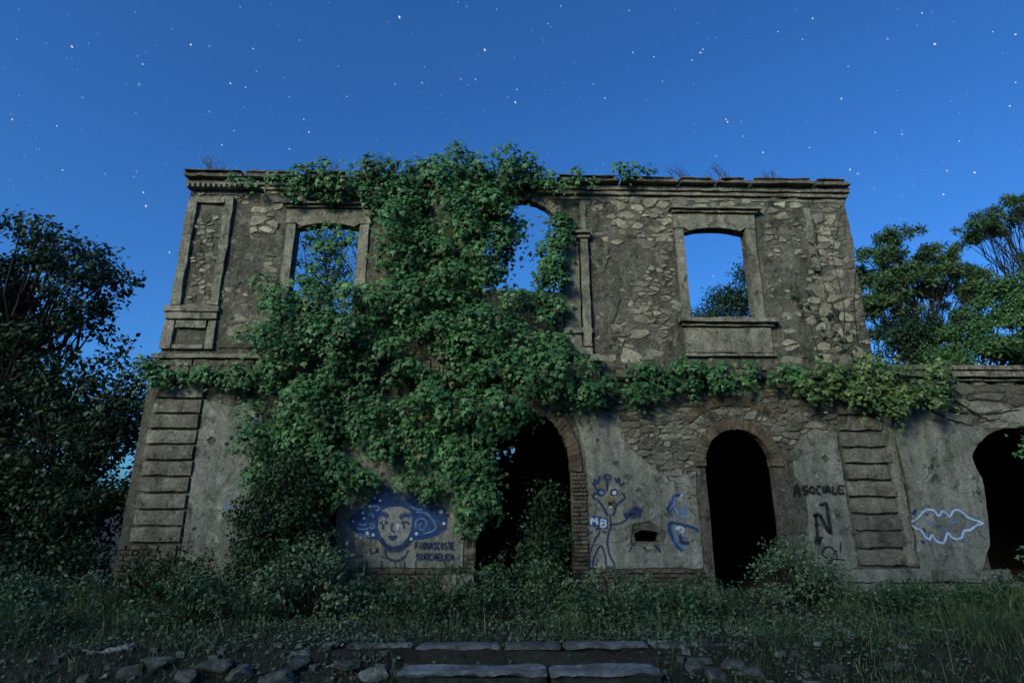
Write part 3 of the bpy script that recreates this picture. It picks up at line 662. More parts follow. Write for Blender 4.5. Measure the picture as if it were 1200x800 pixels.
for L in ([(255, 350), (262, 420), (240, 520), (250, 620), (290, 700), (235, 705), (225, 640), (195, 565), (150, 640), (140, 700)], [(190, 470), (150, 540), (120, 620), (115, 720)], [(120, 455), (90, 460), (100, 490), (140, 470)], [(262, 425), (340, 410), (380, 370)], [(205, 470), (230, 480)]): p.line(z3(L), .03, 'g_navy', 0)
p.blob(z3([(118, 372), (160, 362), (245, 385), (240, 455), (165, 445), (122, 430)]), 'g_blue', 1)
write(p, 'M', 692.6, 606, 7, 8.5, 9, .032, 'g_pale', 2, smooth=False); write(p, 'B', 704.5, 608, 6, 9, 9, .032, 'g_pale', 2)
p.dot(705, 577, 2.6, 'g_sky', 1); p.dot(720, 577, 2.6, 'g_pale', 1)
p.blob(z2([(400, 560), (450, 530), (520, 590), (520, 640), (450, 660), (390, 620)]), 'g_ochre', 1); p.dot(714, 589, 1.8, 'g_black', 2); p.dot(716, 594, 1.8, 'g_pale', 2)
p.build('graffiti', 'thin spiky haired figure drawn in navy with MB on its shirt', villa)
# crescent with a face, left of the right doorway
p = Paint(PL)
for L, w, m in (([(635, 330), (670, 270), (690, 235), (735, 225)], .05, 'g_blue'), ([(690, 240), (685, 300), (710, 345), (712, 395)], .045, 'g_sky'), ([(735, 345), (755, 300), (760, 380), (735, 370)], .03, 'g_sky'), ([(640, 310), (650, 340), (690, 300)], .03, 'g_blue'),
                ([(655, 410), (655, 470), (690, 540), (740, 600)], .06, 'g_blue'), ([(655, 410), (700, 415), (780, 435), (850, 465)], .05, 'g_blue'), ([(690, 460), (720, 440), (750, 455), (730, 480)], .03, 'g_pale'), ([(720, 490), (740, 540), (785, 550)], .05, 'g_navy'), ([(760, 480), (750, 510), (775, 530)], .025, 'g_sky'), ([(670, 440), (700, 480), (690, 520), (735, 575), (770, 580)], .03, 'g_sky')): p.line(z3(L), w, m, 0 if m == 'g_blue' else 1)
p.dot(670 + 735 / 5.712, 540 + 228 / 5.712, 1.6, 'g_pale', 2); p.dot(670 + 715 / 5.712, 540 + 452 / 5.712, 1.4, 'g_pale', 2)
p.build('graffiti', 'blue and pale crescent scrawl left of the right hand doorway', villa)
p = Paint(PL)                                                             # loose marks round the hole
for L, w, m in (([(350, 370), (400, 340), (430, 320), (470, 345)], .1, 'g_navy'), ([(385, 365), (430, 360), (465, 365)], .08, 'g_navy'), ([(415, 545), (385, 605)], .03, 'g_navy'), ([(560, 560), (595, 610)], .035, 'g_navy'), ([(520, 340), (545, 325), (550, 365), (525, 380)], .04, 'g_grey')): p.line(z3(L), w, m, 0)
tag(p.build('graffiti', 'smeared navy marks around the square hole in the plaster', villa), kind='stuff')
# black writing right of the doorway
p = Paint(PL); z4 = lambda pts: [(900 + x / 4.286, 540 + y / 4.286) for x, y in pts]
for i, ch in enumerate('ASOCIALE'):
    w_ = [6.5, 6, 6, 5, 2, 6, 5, 6.5][i]; x_ = [930.5, 941, 948.5, 957, 964, 967, 976, 983][i]
    for L in STROKES[ch]: p.line([(x_ + a * w_, (567 if i == 0 else 569.5) + b * ([14.5, 9, 8.5, 9, 8.5, 8.5, 8.5, 8][i])) for a, b in L], .045, 'g_black', 0)
for L in ([(256, 221), (300, 213)], [(294, 218), (317, 370)], [(258, 268), (308, 362)], [(226, 274), (258, 266)], [(238, 268), (252, 405)]): p.line(z4(L), .075, 'g_black', 0, mist=False)
p.blob(z4([(228, 380), (278, 378), (256, 428)]), 'g_black', 1)
for L in ([(300, 430), (275, 445), (280, 475), (310, 487), (332, 468), (325, 438), (300, 430)], [(340, 445), (347, 485)], [(337, 428), (339, 432)], [(366, 405), (362, 460)], [(362, 474), (363, 480)], [(290, 505), (320, 495), (355, 492), (385, 498)]): p.line(z4(L), .034, 'g_black', 0, mist=False)
p.build('graffiti', 'black spray writing ASOCIALE, a large N with an arrow and Oi!', villa)
# pale lip-shaped outline on the wing
p = Paint(.05)
for m, w, ly in (('g_sky', .062, 0), ('g_pale', .032, 1)):
    p.line(z4([(705, 308), (745, 290), (785, 250), (810, 243), (835, 250), (856, 275), (875, 252), (895, 262), (912, 280), (930, 250), (955, 245), (985, 265), (1000, 280), (1035, 295), (1078, 312), (1045, 322), (1015, 345), (985, 350), (970, 385), (940, 390), (920, 380), (902, 362), (885, 405), (870, 410), (845, 400), (822, 370), (812, 392), (790, 380), (770, 350), (740, 335), (705, 308)]), w, m, ly)
for L in ([(795, 295), (815, 316), (845, 308)], [(900, 300), (925, 312), (955, 295)], [(865, 345), (882, 340), (900, 352)], [(985, 410), (1000, 395)]): p.line(z4(L), .03, 'g_sky', 0)
for L in ([(725, 270), (740, 245)], [(780, 335), (788, 360)], [(770, 395), (785, 415)]): p.line(z4(L), .045, 'g_blue', 0)
p.build('graffiti', 'pale blue lip shaped outline sprayed on the wing', wing)
p = Paint(PL); z5 = lambda pts: [(x / 3, 400 + y / 3) for x, y in pts]
for L in ([(775, 575), (785, 545), (815, 530), (845, 540), (860, 565), (845, 600)], [(800, 580), (820, 560), (840, 575), (825, 600)], [(780, 560), (800, 600), (830, 620)], [(825, 550), (815, 590)], [(850, 575), (835, 625)]): p.line(z5(L), .035, 'g_grey', 0)
p.line(z5([(790, 560), (800, 585), (815, 575)]), .035, 'g_sky', 1)
p.build('graffiti', 'small faded round scrawl by the left corner pilaster', villa)

# ------------------------------------------------------------------ climbing ivy
def climbing_ivy(name, label, areas, mat, leaf=.115, stems=(), seed=1, back=True):
    """areas: (surveyed outline, blobs per m2, radius range, depth range, thinning field)"""
    global RNG
    RNG = np.random.default_rng(seed); wv = Waves(2.2, seed); Vs, Fs, CC = [], [], []; off = 0
    for poly, dens, (r0, r1), (d0, d1), Y0, thin in areas:
        q = np.array(surveyed(poly, Y0)); lo, hi = q.min(0), q.max(0); n = int((hi - lo).prod() * dens)
        c = RNG.uniform(lo, hi, (n, 2)); jit = np.stack([wv(np.c_[c, c[:, :1] * 0]), wv(np.c_[c, c[:, :1] * 0 + 9])], 1) * .09
        c = c[inside(c + jit, q)]; n = len(c)
        if n == 0: continue
        bul = np.clip(.5 + .5 * wv(np.c_[c * 1.0, np.zeros(n)]), 0, 1)
        r = RNG.uniform(r0, r1, n); dep = d0 + (d1 - d0) * (.62 * bul + .38 * RNG.uniform(0, 1, n) ** 2)
        C = np.c_[c[:, 0], Y0 - dep, c[:, 1]]; CC.append(C)
        k = np.maximum(6, (r ** 1.6 * 9.5 / leaf ** 1.6 * thin)).astype(int); b = np.repeat(np.arange(n), k); m = len(b)
        v = unit(rnd(m)); v[:, 1] = -np.abs(v[:, 1]) * .9; v[:, 2] += .28; v = unit(v)
        P = C[b] + v * (r[b] * RNG.uniform(.55, 1.08, m))[:, None] * np.array([1.05, .75, .8])
        P[:, 1] = np.minimum(P[:, 1], Y0 - .03)
        N = v * .8 + np.array([0, -.45, .45]) + rnd(m, .32); D = np.array([0, -.35, -1.0]) + rnd(m, .5)
        V, F = leaves(P, N, D, leaf * np.clip(RNG.lognormal(-.15, .34, m), .3, 1.5), IVY); Vs.append(V); Fs.append(F + off); off += len(V)
        if back:                                              # leaves lying close to the wall
            m = int(n * 14 * thin); b = RNG.integers(0, n, m)
            P = np.c_[c[b, 0] + RNG.normal(size=m) * r[b] * .8, Y0 - RNG.uniform(.03, .03 + max(d0, .06), m), c[b, 1] + RNG.normal(size=m) * r[b] * .8]
            V, F = leaves(P, np.array([0, -1, .25]) + rnd(m, .3), np.array([0, -.2, -1.0]) + rnd(m, .6), leaf * RNG.uniform(.6, 1.2, m), IVY); Vs.append(V); Fs.append(F + off); off += len(V)
    allc = np.concatenate(CC); shoots = []                    # hanging shoots that break the outline
    for i in range(int(len(allc) * .22)):
        p0 = allc[RNG.integers(0, len(allc))] + np.array([RNG.normal() * .2, -.1, 0]); L = RNG.uniform(.25, .75); k = int(L / .045)
        ts = np.linspace(0, 1, k)[:, None]; end = p0 + np.array([RNG.normal() * .18, -.12 * RNG.random(), -L])
        line = p0 * (1 - ts) + end * ts + np.array([0, -.5, .1]) * L * (ts * (1 - ts)); shoots.append(line)
        V, F = leaves(line + rnd(k, .022), np.array([0, -1, .5]) + rnd(k, .45), np.array([0, -.2, -1]) + rnd(k, .6), leaf * (1.0 - .55 * ts[:, 0]) * RNG.uniform(.6, 1.1, k), IVY); Vs.append(V); Fs.append(F + off); off += len(V)
    q = np.concatenate(Vs); base = (float(q[:, 0].mean()), -.1, float(q[:, 2].min()))
    t = thing(name, label, 'ivy', base)
    tag(fast('foliage', q, np.concatenate(Fs), mat, t), kind='stuff')
    paths = []
    for pl, Y0, rad in stems:
        w = surveyed(pl, Y0); pts = []
        for i in range(len(w) - 1):
            for k in range(4):
                s = k / 4; pts.append((w[i][0] * (1 - s) + w[i + 1][0] * s + random.uniform(-.03, .03), Y0 - rad + random.uniform(-.01, .01), w[i][1] * (1 - s) + w[i + 1][1] * s + random.uniform(-.03, .03)))
        pts.append((w[-1][0], Y0 - rad, w[-1][1])); paths.append((pts, [rad * (1 - .6 * i / len(pts)) for i in range(len(pts))]))
    if paths:
        V, F = tubes(paths, 5); raw('stem', V, F, 'bark', t)
    return t
main_top = [(400, 206), (440, 202), (470, 196), (510, 190), (560, 186), (600, 188), (628, 194), (640, 200), (625, 215), (608, 232), (608, 248), (600, 262), (604, 278), (592, 292), (582, 318), (588, 338), (614, 350), (625, 380), (655, 395), (668, 412), (695, 425), (702, 445), (690, 468), (650, 470), (618, 480), (592, 490), (575, 515), (585, 540), (572, 560), (574, 590), (560, 615), (548, 600), (520, 585), (480, 578), (440, 574), (412, 584), (392, 600), (380, 640), (400, 690), (330, 690), (300, 640), (312, 580), (298, 520), (300, 495), (338, 470), (345, 455), (330, 430), (345, 410), (300, 400), (275, 400), (282, 375), (285, 350), (310, 338), (345, 332), (385, 338), (420, 330), (430, 345), (455, 345), (460, 330), (455, 300), (440, 285), (432, 262), (436, 245), (400, 235), (345, 230), (336, 215), (350, 205)]
climbing_ivy('climbing_ivy', 'great mass of dark green ivy hanging down the middle of the facade', [
    (main_top, 9.0, (.2, .36), (.1, .62), -.08, 1.0),
    ([(455, 200), (600, 190), (600, 260), (590, 320), (600, 350), (650, 420), (690, 440), (600, 475), (560, 505), (440, 510), (350, 500), (350, 450), (320, 400), (300, 360), (440, 350), (470, 340)], 4.0, (.24, .42), (.3, .95), -.1, 1.0),
    ([(560, 212), (608, 222), (619, 244), (610, 256), (610, 280), (600, 296), (588, 330), (594, 345), (560, 350)], 14, (.16, .28), (.0, .25), -.02, 1.0),
    ([(520, 480), (640, 472), (606, 498), (590, 516), (586, 545), (592, 566), (580, 592), (566, 628), (545, 610), (530, 580)], 12, (.18, .32), (.1, .4), -.06, 1.1), ([(296, 470), (350, 470), (360, 600), (330, 640), (306, 600)], 9, (.18, .32), (.05, .4), -.05, 1.0)],
    'ivy', .096, [([(360, 700), (370, 560), (400, 450), (390, 350)], -.05, .04), ([(560, 620), (545, 500), (600, 400)], -.05, .035)], 1)
climbing_ivy('climbing_ivy', 'ivy sprays dangling across the open upper left window', [
    ([(352, 262), (425, 262), (424, 335), (345, 335), (372, 300)], 9, (.14, .28), (-.25, .05), .1, .42), ([(380, 266), (424, 264), (424, 310), (400, 320), (388, 290)], 8, (.18, .3), (-.05, .15), 0, .8)], 'ivy', .10, [([(424, 330), (415, 295), (395, 268)], .1, .014), ([(345, 330), (370, 310), (400, 290)], .1, .012), ([(360, 335), (356, 290), (350, 268)], .1, .01)], 2, back=False)
climbing_ivy('climbing_ivy', 'column of ivy running down the right pier of the upper arch', [
    ([(636, 262), (668, 252), (674, 274), (660, 282), (662, 320), (656, 345), (660, 380), (662, 425), (640, 430), (640, 390), (630, 350), (637, 330), (640, 300), (642, 280)], 22, (.16, .28), (.05, .28), -.12, 1.2)], 'ivy', .105, [([(655, 430), (650, 350), (645, 270)], -.05, .03)], 3)
climbing_ivy('climbing_ivy', 'fringe of ivy along the cornice above the upper left window', [
    ([(266, 204), (330, 203), (345, 208), (420, 206), (430, 236), (345, 230), (330, 216), (295, 214), (268, 211)], 22, (.08, .16), (.03, .14), -.28, .9)], 'ivy', .1, [], 4)
climbing_ivy('climbing_ivy', 'thin strand of ivy trailing right under the cornice', [
    ([(610, 212), (660, 205), (720, 200), (775, 196), (760, 206), (715, 216), (680, 224), (650, 232), (618, 226)], 16, (.1, .2), (.04, .16), -.32, .8)], 'ivy', .095, [([(610, 216), (680, 212), (770, 200)], -.3, .015)], 5)
climbing_ivy('climbing_ivy', 'narrow ivy garland on the ledge over the left corner pilaster', [
    ([(163, 432), (180, 425), (230, 430), (290, 424), (345, 430), (345, 456), (290, 452), (235, 452), (175, 450)], 18, (.13, .22), (.05, .22), -.2, .9), ([(268, 408), (282, 405), (292, 440), (272, 440)], 14, (.12, .2), (.03, .12), -.1, .8)], 'ivy', .095, [([(165, 440), (250, 440), (340, 440)], -.22, .02)], 6)
climbing_ivy('climbing_ivy', 'ivy garland on the ledge between the rain spout and the right doorway', [
    ([(700, 440), (760, 428), (830, 428), (930, 428), (935, 448), (880, 452), (850, 462), (830, 450), (770, 462), (720, 478), (690, 478)], 18, (.13, .24), (.05, .25), -.22, .9)], 'ivy', .1, [([(700, 445), (800, 438), (930, 440)], -.22, .02)], 7)
climbing_ivy('climbing_ivy', 'pale yellowish ivy cushion on the ledge at the right corner of the villa', [
    ([(925, 430), (990, 424), (1024, 420), (1060, 430), (1100, 426), (1106, 460), (1090, 482), (1068, 484), (1040, 490), (1010, 470), (970, 466), (930, 462)], 18, (.15, .26), (.08, .35), -.24, .9)], 'ivy_pale', .1,
    [([(1095, 455), (1120, 470), (1150, 490), (1165, 493)], .05, .022), ([(1085, 475), (1120, 482), (1150, 486), (1195, 480)], .05, .018), ([(1110, 452), (1135, 468), (1180, 470)], .05, .016), ([(1090, 482), (1115, 494), (1140, 498)], .05, .018)], 8)
climbing_ivy('climbing_ivy', 'ivy drooping over the right side of the wing arch', [
    ([(1180, 500), (1230, 480), (1240, 700), (1205, 690), (1195, 610), (1205, 540)], 10, (.16, .3), (.05, .25), .05, .9)], 'ivy', .11, [], 9)
climbing_ivy('climbing_ivy', 'leafy brown vines clinging to the eroded right corner of the upper storey', [
    ([(950, 280), (958, 300), (952, 350), (935, 372), (925, 345)], 14, (.05, .12), (.01, .05), -.01, .5), ([(960, 340), (1000, 390), (1010, 425), (960, 425), (955, 380)], 12, (.05, .13), (.01, .06), -.01, .5)], 'oak', .07,
    [([(1000, 425), (985, 380), (965, 330), (955, 270), (945, 225)], -.01, .013), ([(985, 420), (990, 360), (975, 300), (985, 250)], -.01, .011), ([(1010, 420), (1000, 370), (1004, 310)], -.01, .012), ([(960, 420), (945, 370), (930, 330)], -.01, .009)], 10, back=False)

# ------------------------------------------------------------------ shrubs, weeds and trees
def clump_leaves(clumps, per_m2, size, shape, nrm_up=.35, droop=.3, hollow=.45, seed=0):
    """leaves through the outer shell of each clump (centre, radii)"""
    Vs, Fs, off = [], [], 0
    for c, rad in clumps:
        rad = np.array(rad); area = 4 * math.pi * ((rad[0] * rad[1] + rad[0] * rad[2] + rad[1] * rad[2]) / 3)
        m = max(8, int(area * per_m2)); v = unit(rnd(m)); t = RNG.uniform(hollow, 1.0, m) ** .6
        P = np.array(c) + v * t[:, None] * rad * (1 + .22 * RNG.normal(size=(m, 1)))
        N = v * .7 + np.array([0, 0, nrm_up]) + rnd(m, .5); D = v * .6 + np.array([0, 0, -droop]) + rnd(m, .6)
        V, F = leaves(P, N, D, size * RNG.uniform(.6, 1.3, m), shape); Vs.append(V); Fs.append(F + off); off += len(V)
    return np.concatenate(Vs), np.concatenate(Fs)
def ground_z(x, y): return ground_height(x, y)
def shrub(name, label, x, y, w, d, h, mat, seed, leaf=.075, n=26, per=90, shape=LEAF, z0=None, sprigs=14, group=None, cat='shrub'):
    global RNG
    RNG = np.random.default_rng(seed); g = random.Random(seed); low = z0 is None; z0 = ground_z(x, y) if low else z0
    if low and h < 1.3: w *= 1.12; h *= 1.15; n = int(n * 1.3)
    t = thing(name, label, cat, (x, y, z0), group); cl, paths = [], []
    for i in range(n):
        a = g.uniform(0, 6.283); rr = math.sqrt(g.random()) * (1 if h < 3 else .85); hh = h * (1 - .55 * rr ** 2) * g.uniform(.25, 1.0)
        c = (x + w / 2 * rr * math.cos(a), y + d / 2 * rr * math.sin(a), z0 + max(.12, hh * .88)); s = g.uniform(.13, .26) * (.55 + .35 * h)
        cl.append((c, (s * 1.15, s, s * .85))); paths.append((curve_pts((x + .25 * (c[0] - x), y + .25 * (c[1] - y), z0 - .05), c, (0, 0, .1 * h), 4, .03), [.016, .014, .011, .008, .005]))
    V, F = clump_leaves(cl, per, leaf, shape, seed=seed)
    Vs, Fs = [V], [F]; off = len(V)
    for i in range(sprigs):                                   # upright shoots that break the outline
        a = g.uniform(0, 6.283); rr = math.sqrt(g.random()) * .95; b = Vector((x + w / 2 * rr * math.cos(a), y + d / 2 * rr * math.sin(a), z0 + h * (1 - .6 * rr * rr) * .7)); L = g.uniform(.15, .42) * (.35 + .35 * h)
        e = b + Vector((g.uniform(-.5, .5) * L, g.uniform(-.5, .3) * L, L)); pts = curve_pts(b, e, (0, 0, .02), 5); paths.append((pts, [.007] * 5 + [.003]))
        m = 16; s = RNG.uniform(.1, 1.05, m)[:, None]; P = np.array(b) * (1 - s) + np.array(e) * s + rnd(m, .025)
        V, F = leaves(P, np.array([0, -.3, .8]) + rnd(m, .5), np.array(e - b) * .8 + rnd(m, .25), leaf * RNG.uniform(.5, 1.1, m), shape); Vs.append(V); Fs.append(F + off); off += len(V)
    tag(fast('foliage', np.concatenate(Vs), np.concatenate(Fs), mat, t), kind='stuff')
    V, F = tubes(paths, 4); raw('stem', V, F, 'bark', t)
    return t
SHRUBS = [  # label, x, y, width, depth, height, material, leaf, clumps
    ('tall dark bramble thicket against the left doorway bay', -4.1, -.7, 1.7, 1.2, 3.1, 'bramble', .085, 80),
    ('dark bush at the foot of the left corner pilaster', -5.75, -.95, 2.0, 1.3, 1.35, 'bramble', .08, 40),
    ('tall leafy bush left of the painted face', -3.55, -1.0, 1.1, 1.0, 2.0, 'bramble', .085, 34),
    ('bush with pale grey leaves below the left edge of the painted face', -3.0, -1.9, 1.5, 1.2, 1.2, 'grey_shrub', .085, 30),
    ('low spreading shrub under the painted face', -1.7, -1.6, 2.5, 1.4, .62, 'shrub', .07, 36),
    ('small round shrub at the left jamb of the middle arch', -.55, -1.5, 1.4, 1.1, .75, 'shrub', .07, 24),
    ('bush growing inside the middle arch', 1.0, .25, 1.1, 1.2, 2.4, 'bramble', .09, 40),
    ('low bush in front of the middle arch opening', .55, -1.2, 1.7, 1.1, .95, 'shrub', .075, 28),
    ('shrub below the spiky haired figure', 2.0, -1.5, 2.0, 1.4, .68, 'grey_shrub', .07, 30),
    ('low shrub below the hole in the plaster', 3.2, -1.6, 2.1, 1.3, .58, 'shrub', .07, 32),
    ('small shrub at the sill of the right doorway', 4.35, -1.7, 1.2, .8, .42, 'grey_shrub', .06, 16),
    ('rounded greyish bush beside the right doorway', 5.5, -1.05, 1.35, 1.1, 1.15, 'grey_shrub', .07, 44),
    ('low bush under the black writing', 6.9, -1.7, 1.5, 1.1, .46, 'shrub', .07, 26),
    ('grassy bush below the right quoins', 8.2, -1.5, 1.8, 1.2, .55, 'lush', .07, 26),
    ('low bush below the wing graffiti', 9.5, -1.3, 1.6, 1.1, .55, 'shrub', .07, 24),
    ('bush on the slope at the far right', 10.6, -1.8, 1.6, 1.2, .7, 'shrub', .07, 24),
    ('wide low bush at the far left edge', -8.6, -2.2, 2.6, 1.6, 1.1, 'shrub', .075, 44),
    ('grassy bush spilling from the left corner', -7.0, -2.0, 1.8, 1.3, .75, 'grey_shrub', .07, 28),
    ('small bush at the bottom left of the steps', -6.4, -3.4, 1.5, .9, .45, 'shrub', .065, 22),
    ('dark rounded bush in front of the painted face', -1.2, -2.3, 1.7, 1.2, .5, 'shrub', .07, 28),
    ('dark rounded bush in front of the middle arch', .35, -2.2, 1.6, 1.1, .5, 'shrub', .07, 26),
    ('rounded bush standing forward of the spiky haired figure', 1.75, -2.4, 1.5, 1.1, .48, 'shrub', .07, 26),
    ('rounded bush standing forward of the hole in the plaster', 3.1, -2.5, 1.6, 1.1, .46, 'shrub', .07, 26),
    ('low dark bush right of the rounded greyish one', 6.6, -2.3, 1.5, 1.1, .5, 'shrub', .07, 24),
    ('bramble in front of the left thicket', -4.6, -2.5, 1.8, 1.1, .8, 'shrub', .075, 30)]
for i, (lab, x, y, w, d, h, m, lf, n) in enumerate(SHRUBS): shrub('shrub', lab, x, y, w, d, h, m, 40 + i, lf, n, group='shrubs along the foot of the facade')
shrub('shrub', 'tall bush outside the rear window, glimpsed through the middle arch', .3, 9.9, 1.8, 1.2, 4.6, 'shrub', 71, .11, 70, 80)
# bushes rooted on the wall top
for i, (lab, px, py, w, h) in enumerate((('small bushy growth on the wall top at the left of the ivy crest', 492, 190, 1.0, .42), ('leafy shrub crowning the middle of the ivy on the wall top', 545, 186, 1.1, .55), ('tall sprigged shrub on the wall top right of the middle', 596, 186, 1.0, .62), ('low growth on the wall top above the left window', 440, 197, .8, .15))):
    X, Z = survey(px, py, .05); shrub('wall_shrub', lab, X, .1, w, .5, h + .1, 'ivy', 80 + i, .085, 14, 80, IVY, z0=9.1, sprigs=9, group='shrubs rooted on the wall top')
def weed(label, px, py, h, n, lean, seed):
    g = random.Random(seed); X, Z = survey(px, py, -.1); Z = 9.15; h *= 1.45; t = thing('dry_weed', label, 'weed', (X, -.1, Z), 'dry weeds on the cornice'); paths = []
    for i in range(n):
        b = (X + g.uniform(-.25, .25), -.1 + g.uniform(-.1, .1), Z); e = Vector(b) + Vector((lean * h * g.uniform(.2, 1.2), g.uniform(-.1, .1), h * g.uniform(.5, 1.0)))
        P = curve_pts(b, e, (-lean * .1 * h, 0, .05), 4); paths.append((P, [.008, .007, .006, .005, .002]))
        for k in range(4):
            q = P[1 + k % 4]; paths.append(([q, q + Vector((g.uniform(-.6, .8) * .14, g.uniform(-.05, .05), g.uniform(.04, .14)))], [.005, .002]))
    V, F = tubes(paths, 3); raw('stalk', V, F, 'straw', t)
for i, a in enumerate((('tuft of dry stalks on the left end of the cornice', 258, 196, .32, 12, -.5), ('dry stalks beside the gap in the left cornice', 385, 197, .3, 7, .3), ('dry stalks left of the ivy crest', 432, 192, .4, 8, .3), ('sparse stalks on the cornice right of the ivy', 752, 196, .18, 8, -.4),
                       ('bent dry stalks above the right window', 796, 198, .3, 9, -.8), ('dry stalks on the cornice right of the upper window', 846, 199, .32, 10, -.8), ('short stalks near the right end of the cornice', 905, 201, .24, 9, -.5))): weed(*a, 100 + i)

def tree(name, label, base, crown, trunk_r, mat, seed, per, leaf, shape, limb_share=1.0, group=None, droop=.3, hollow=.3, nrm_up=.35):
    """crown: list of (centre, radii) clumps; limbs run from the trunk to every clump"""
    global RNG
    RNG = np.random.default_rng(seed); g = random.Random(seed); t = thing(name, label, 'tree', base, group)
    top = max(c[2] for c, r in crown); cx = sum(c[0] for c, r in crown) / len(crown); cy = sum(c[1] for c, r in crown) / len(crown)
    bz = base[2]; fork = Vector((base[0] * .7 + cx * .3, base[1] * .7 + cy * .3, bz + (top - bz) * .38)); tip = Vector((cx, cy, bz + (top - bz) * .86))
    tr = curve_pts(base, fork, (.12, .05, 0), 5, .05) + curve_pts(fork, tip, (g.uniform(-.3, .3), .1, 0), 6, .1)[1:]
    n = len(tr); paths = [(tr, [trunk_r * (1.25 if i == 0 else 1 - .85 * i / n) for i in range(n)])]
    for c, r in crown:
        if g.random() > limb_share: continue
        k = max(3, min(n - 2, int(n * (.30 + .5 * (c[2] - bz) / max(top - bz, .1)) - 1))); L = (Vector(c) - tr[k]).length
        P = curve_pts(tr[k], c, (g.uniform(-.1, .1) * L, g.uniform(-.1, .1) * L, g.uniform(-.16, .02) * L), 6, .05 * L); r0 = trunk_r * .3
        paths.append((P, [r0 * (1 - .85 * i / 6) for i in range(7)]))
        for b in range(4):
            q = P[2 + b % 4]; e = Vector(c) + Vector([g.uniform(-.9, .9) * r[a] for a in range(3)]); paths.append((curve_pts(q, e, (0, 0, .05), 3, .04), [r0 * .4, r0 * .3, r0 * .2, r0 * .08]))
    V, F = tubes(paths, 5); raw('trunk', V, F, 'bark', t)
    V, F = clump_leaves(crown, per, leaf, shape, nrm_up, droop, hollow); tag(fast('crown', V, F, mat, t), kind='stuff')
    return t
def crown_of(outline, Y, n, r, depth, seed, flat=.75, jitter=.25):
    """clumps filling a surveyed silhouette standing at plane Y"""
    g = np.random.default_rng(seed); q = np.array(surveyed(outline, Y)); lo, hi = q.min(0), q.max(0); out = []
    while len(out) < n:
        c = g.uniform(lo, hi)
        if not inside(np.array([c]), q)[0]: continue
        s = r * g.uniform(.6, 1.3); out.append(((c[0], Y + g.uniform(-depth, depth), c[1]), (s * 1.15, s, s * flat)))
    return out
# left: dark oaks beside the corner
c = crown_of([(-60, 290), (10, 285), (30, 268), (75, 275), (98, 275), (100, 300), (140, 310), (148, 345), (130, 370), (120, 400), (60, 440), (-60, 450)], 3.0, 120, .46, 1.5, 1)
tree('oak_tree', 'tall dark oak at the left edge, its crown open against the sky', (-12.3, 3.2, -1.4), c, .3, 'oak', 1, 46, .15, LEAF, limb_share=.25, group='dark oaks left of the villa')
c = crown_of([(-60, 430), (60, 440), (120, 430), (150, 410), (180, 405), (186, 430), (172, 470), (165, 540), (150, 620), (60, 640), (-60, 640)], 2.2, 130, .48, 1.3, 2)
tree('oak_tree', 'broad dark oak whose boughs touch the left corner of the villa', (-10.4, 2.4, -1.4), c, .24, 'oak', 2, 46, .14, LEAF, limb_share=.25, group='dark oaks left of the villa')
c = crown_of([(-80, 560), (60, 580), (140, 560), (140, 660), (100, 690), (40, 700), (-80, 710)], 1.0, 40, .5, .9, 3)
tree('oak_tree', 'low dark oak under the taller ones at the left edge', (-9.9, 1.0, -1.3), c, .14, 'oak', 3, 75, .12, LEAF, limb_share=.25, group='dark oaks left of the villa')
c = crown_of([(-200, 330), (-40, 300), (20, 420), (120, 520), (90, 620), (-200, 640)], 7.0, 55, .85, 2, 4)
tree('oak_tree', 'dark oak standing behind the others on the left', (-16.5, 7, -1.4), c, .3, 'oak', 4, 45, .17, LEAF, limb_share=.25, group='dark oaks left of the villa')
# right: pine, thin tall tree, bright bush, dark tree
def tufts(crown, n, seed):
    g = random.Random(seed); out = []
    for c, r in crown:
        for i in range(n):
            s = g.uniform(.25, .5); out.append(((c[0] + g.uniform(-1, 1) * r[0], c[1] + g.uniform(-1, 1) * r[1], c[2] + g.uniform(-.8, 1.1) * r[2]), (r[0] * s, r[1] * s, r[2] * s * 1.1)))
    return out
c = crown_of([(1006, 335), (1020, 290), (1034, 280), (1048, 296), (1062, 276), (1075, 288), (1090, 304), (1120, 300), (1142, 318), (1150, 350), (1135, 362), (1110, 345), (1090, 338), (1070, 352), (1060, 385), (1030, 392), (1010, 385)], 12.0, 120, .30, 1.2, 5, .8)
for px, py in ((1029, 282), (1064, 272), (1116, 298), (1030, 300), (1140, 320), (1010, 300), (1088, 296), (1142, 372), (1120, 378)):
    X, Z = survey(px, py, 12); c.append(((X, 12, Z), (.22, .25, .42)))
tree('pine_tree', 'bushy pine with bare lower branches just right of the villa', (survey(1092, 430, 12)[0], 12, -.2), c, .17, 'pine', 5, 200, .24, NARROW, limb_share=.45, group=None, droop=-.5, hollow=.1)
c = crown_of([(1128, 276), (1140, 254), (1160, 247), (1175, 230), (1200, 222), (1260, 230), (1290, 290), (1220, 310), (1200, 290), (1180, 296), (1160, 280), (1145, 292)], 12.5, 90, .30, 1.2, 6, .7)
tree('tall_tree', 'tall slender tree with a high thin crown at the right edge', (survey(1215, 430, 12.5)[0], 12.5, -.2), c, .17, 'pine', 6, 180, .22, NARROW, limb_share=.5, droop=-.3, hollow=.1)
c = crown_of([(1112, 385), (1125, 360), (1150, 345), (1175, 335), (1205, 318), (1270, 330), (1280, 430), (1110, 430)], 7.0, 60, .5, 1.0, 7)
tree('leafy_tree', 'round bright green tree behind the wing roof at the right edge', (15.0, 7.0, -.2), c, .2, 'lush', 7, 330, .12, LEAF, limb_share=.3)
c = crown_of([(1022, 372), (1060, 375), (1100, 385), (1130, 395), (1135, 440), (1080, 440), (1060, 430), (1040, 420), (1024, 400)], 9.0, 36, .5, .9, 8)
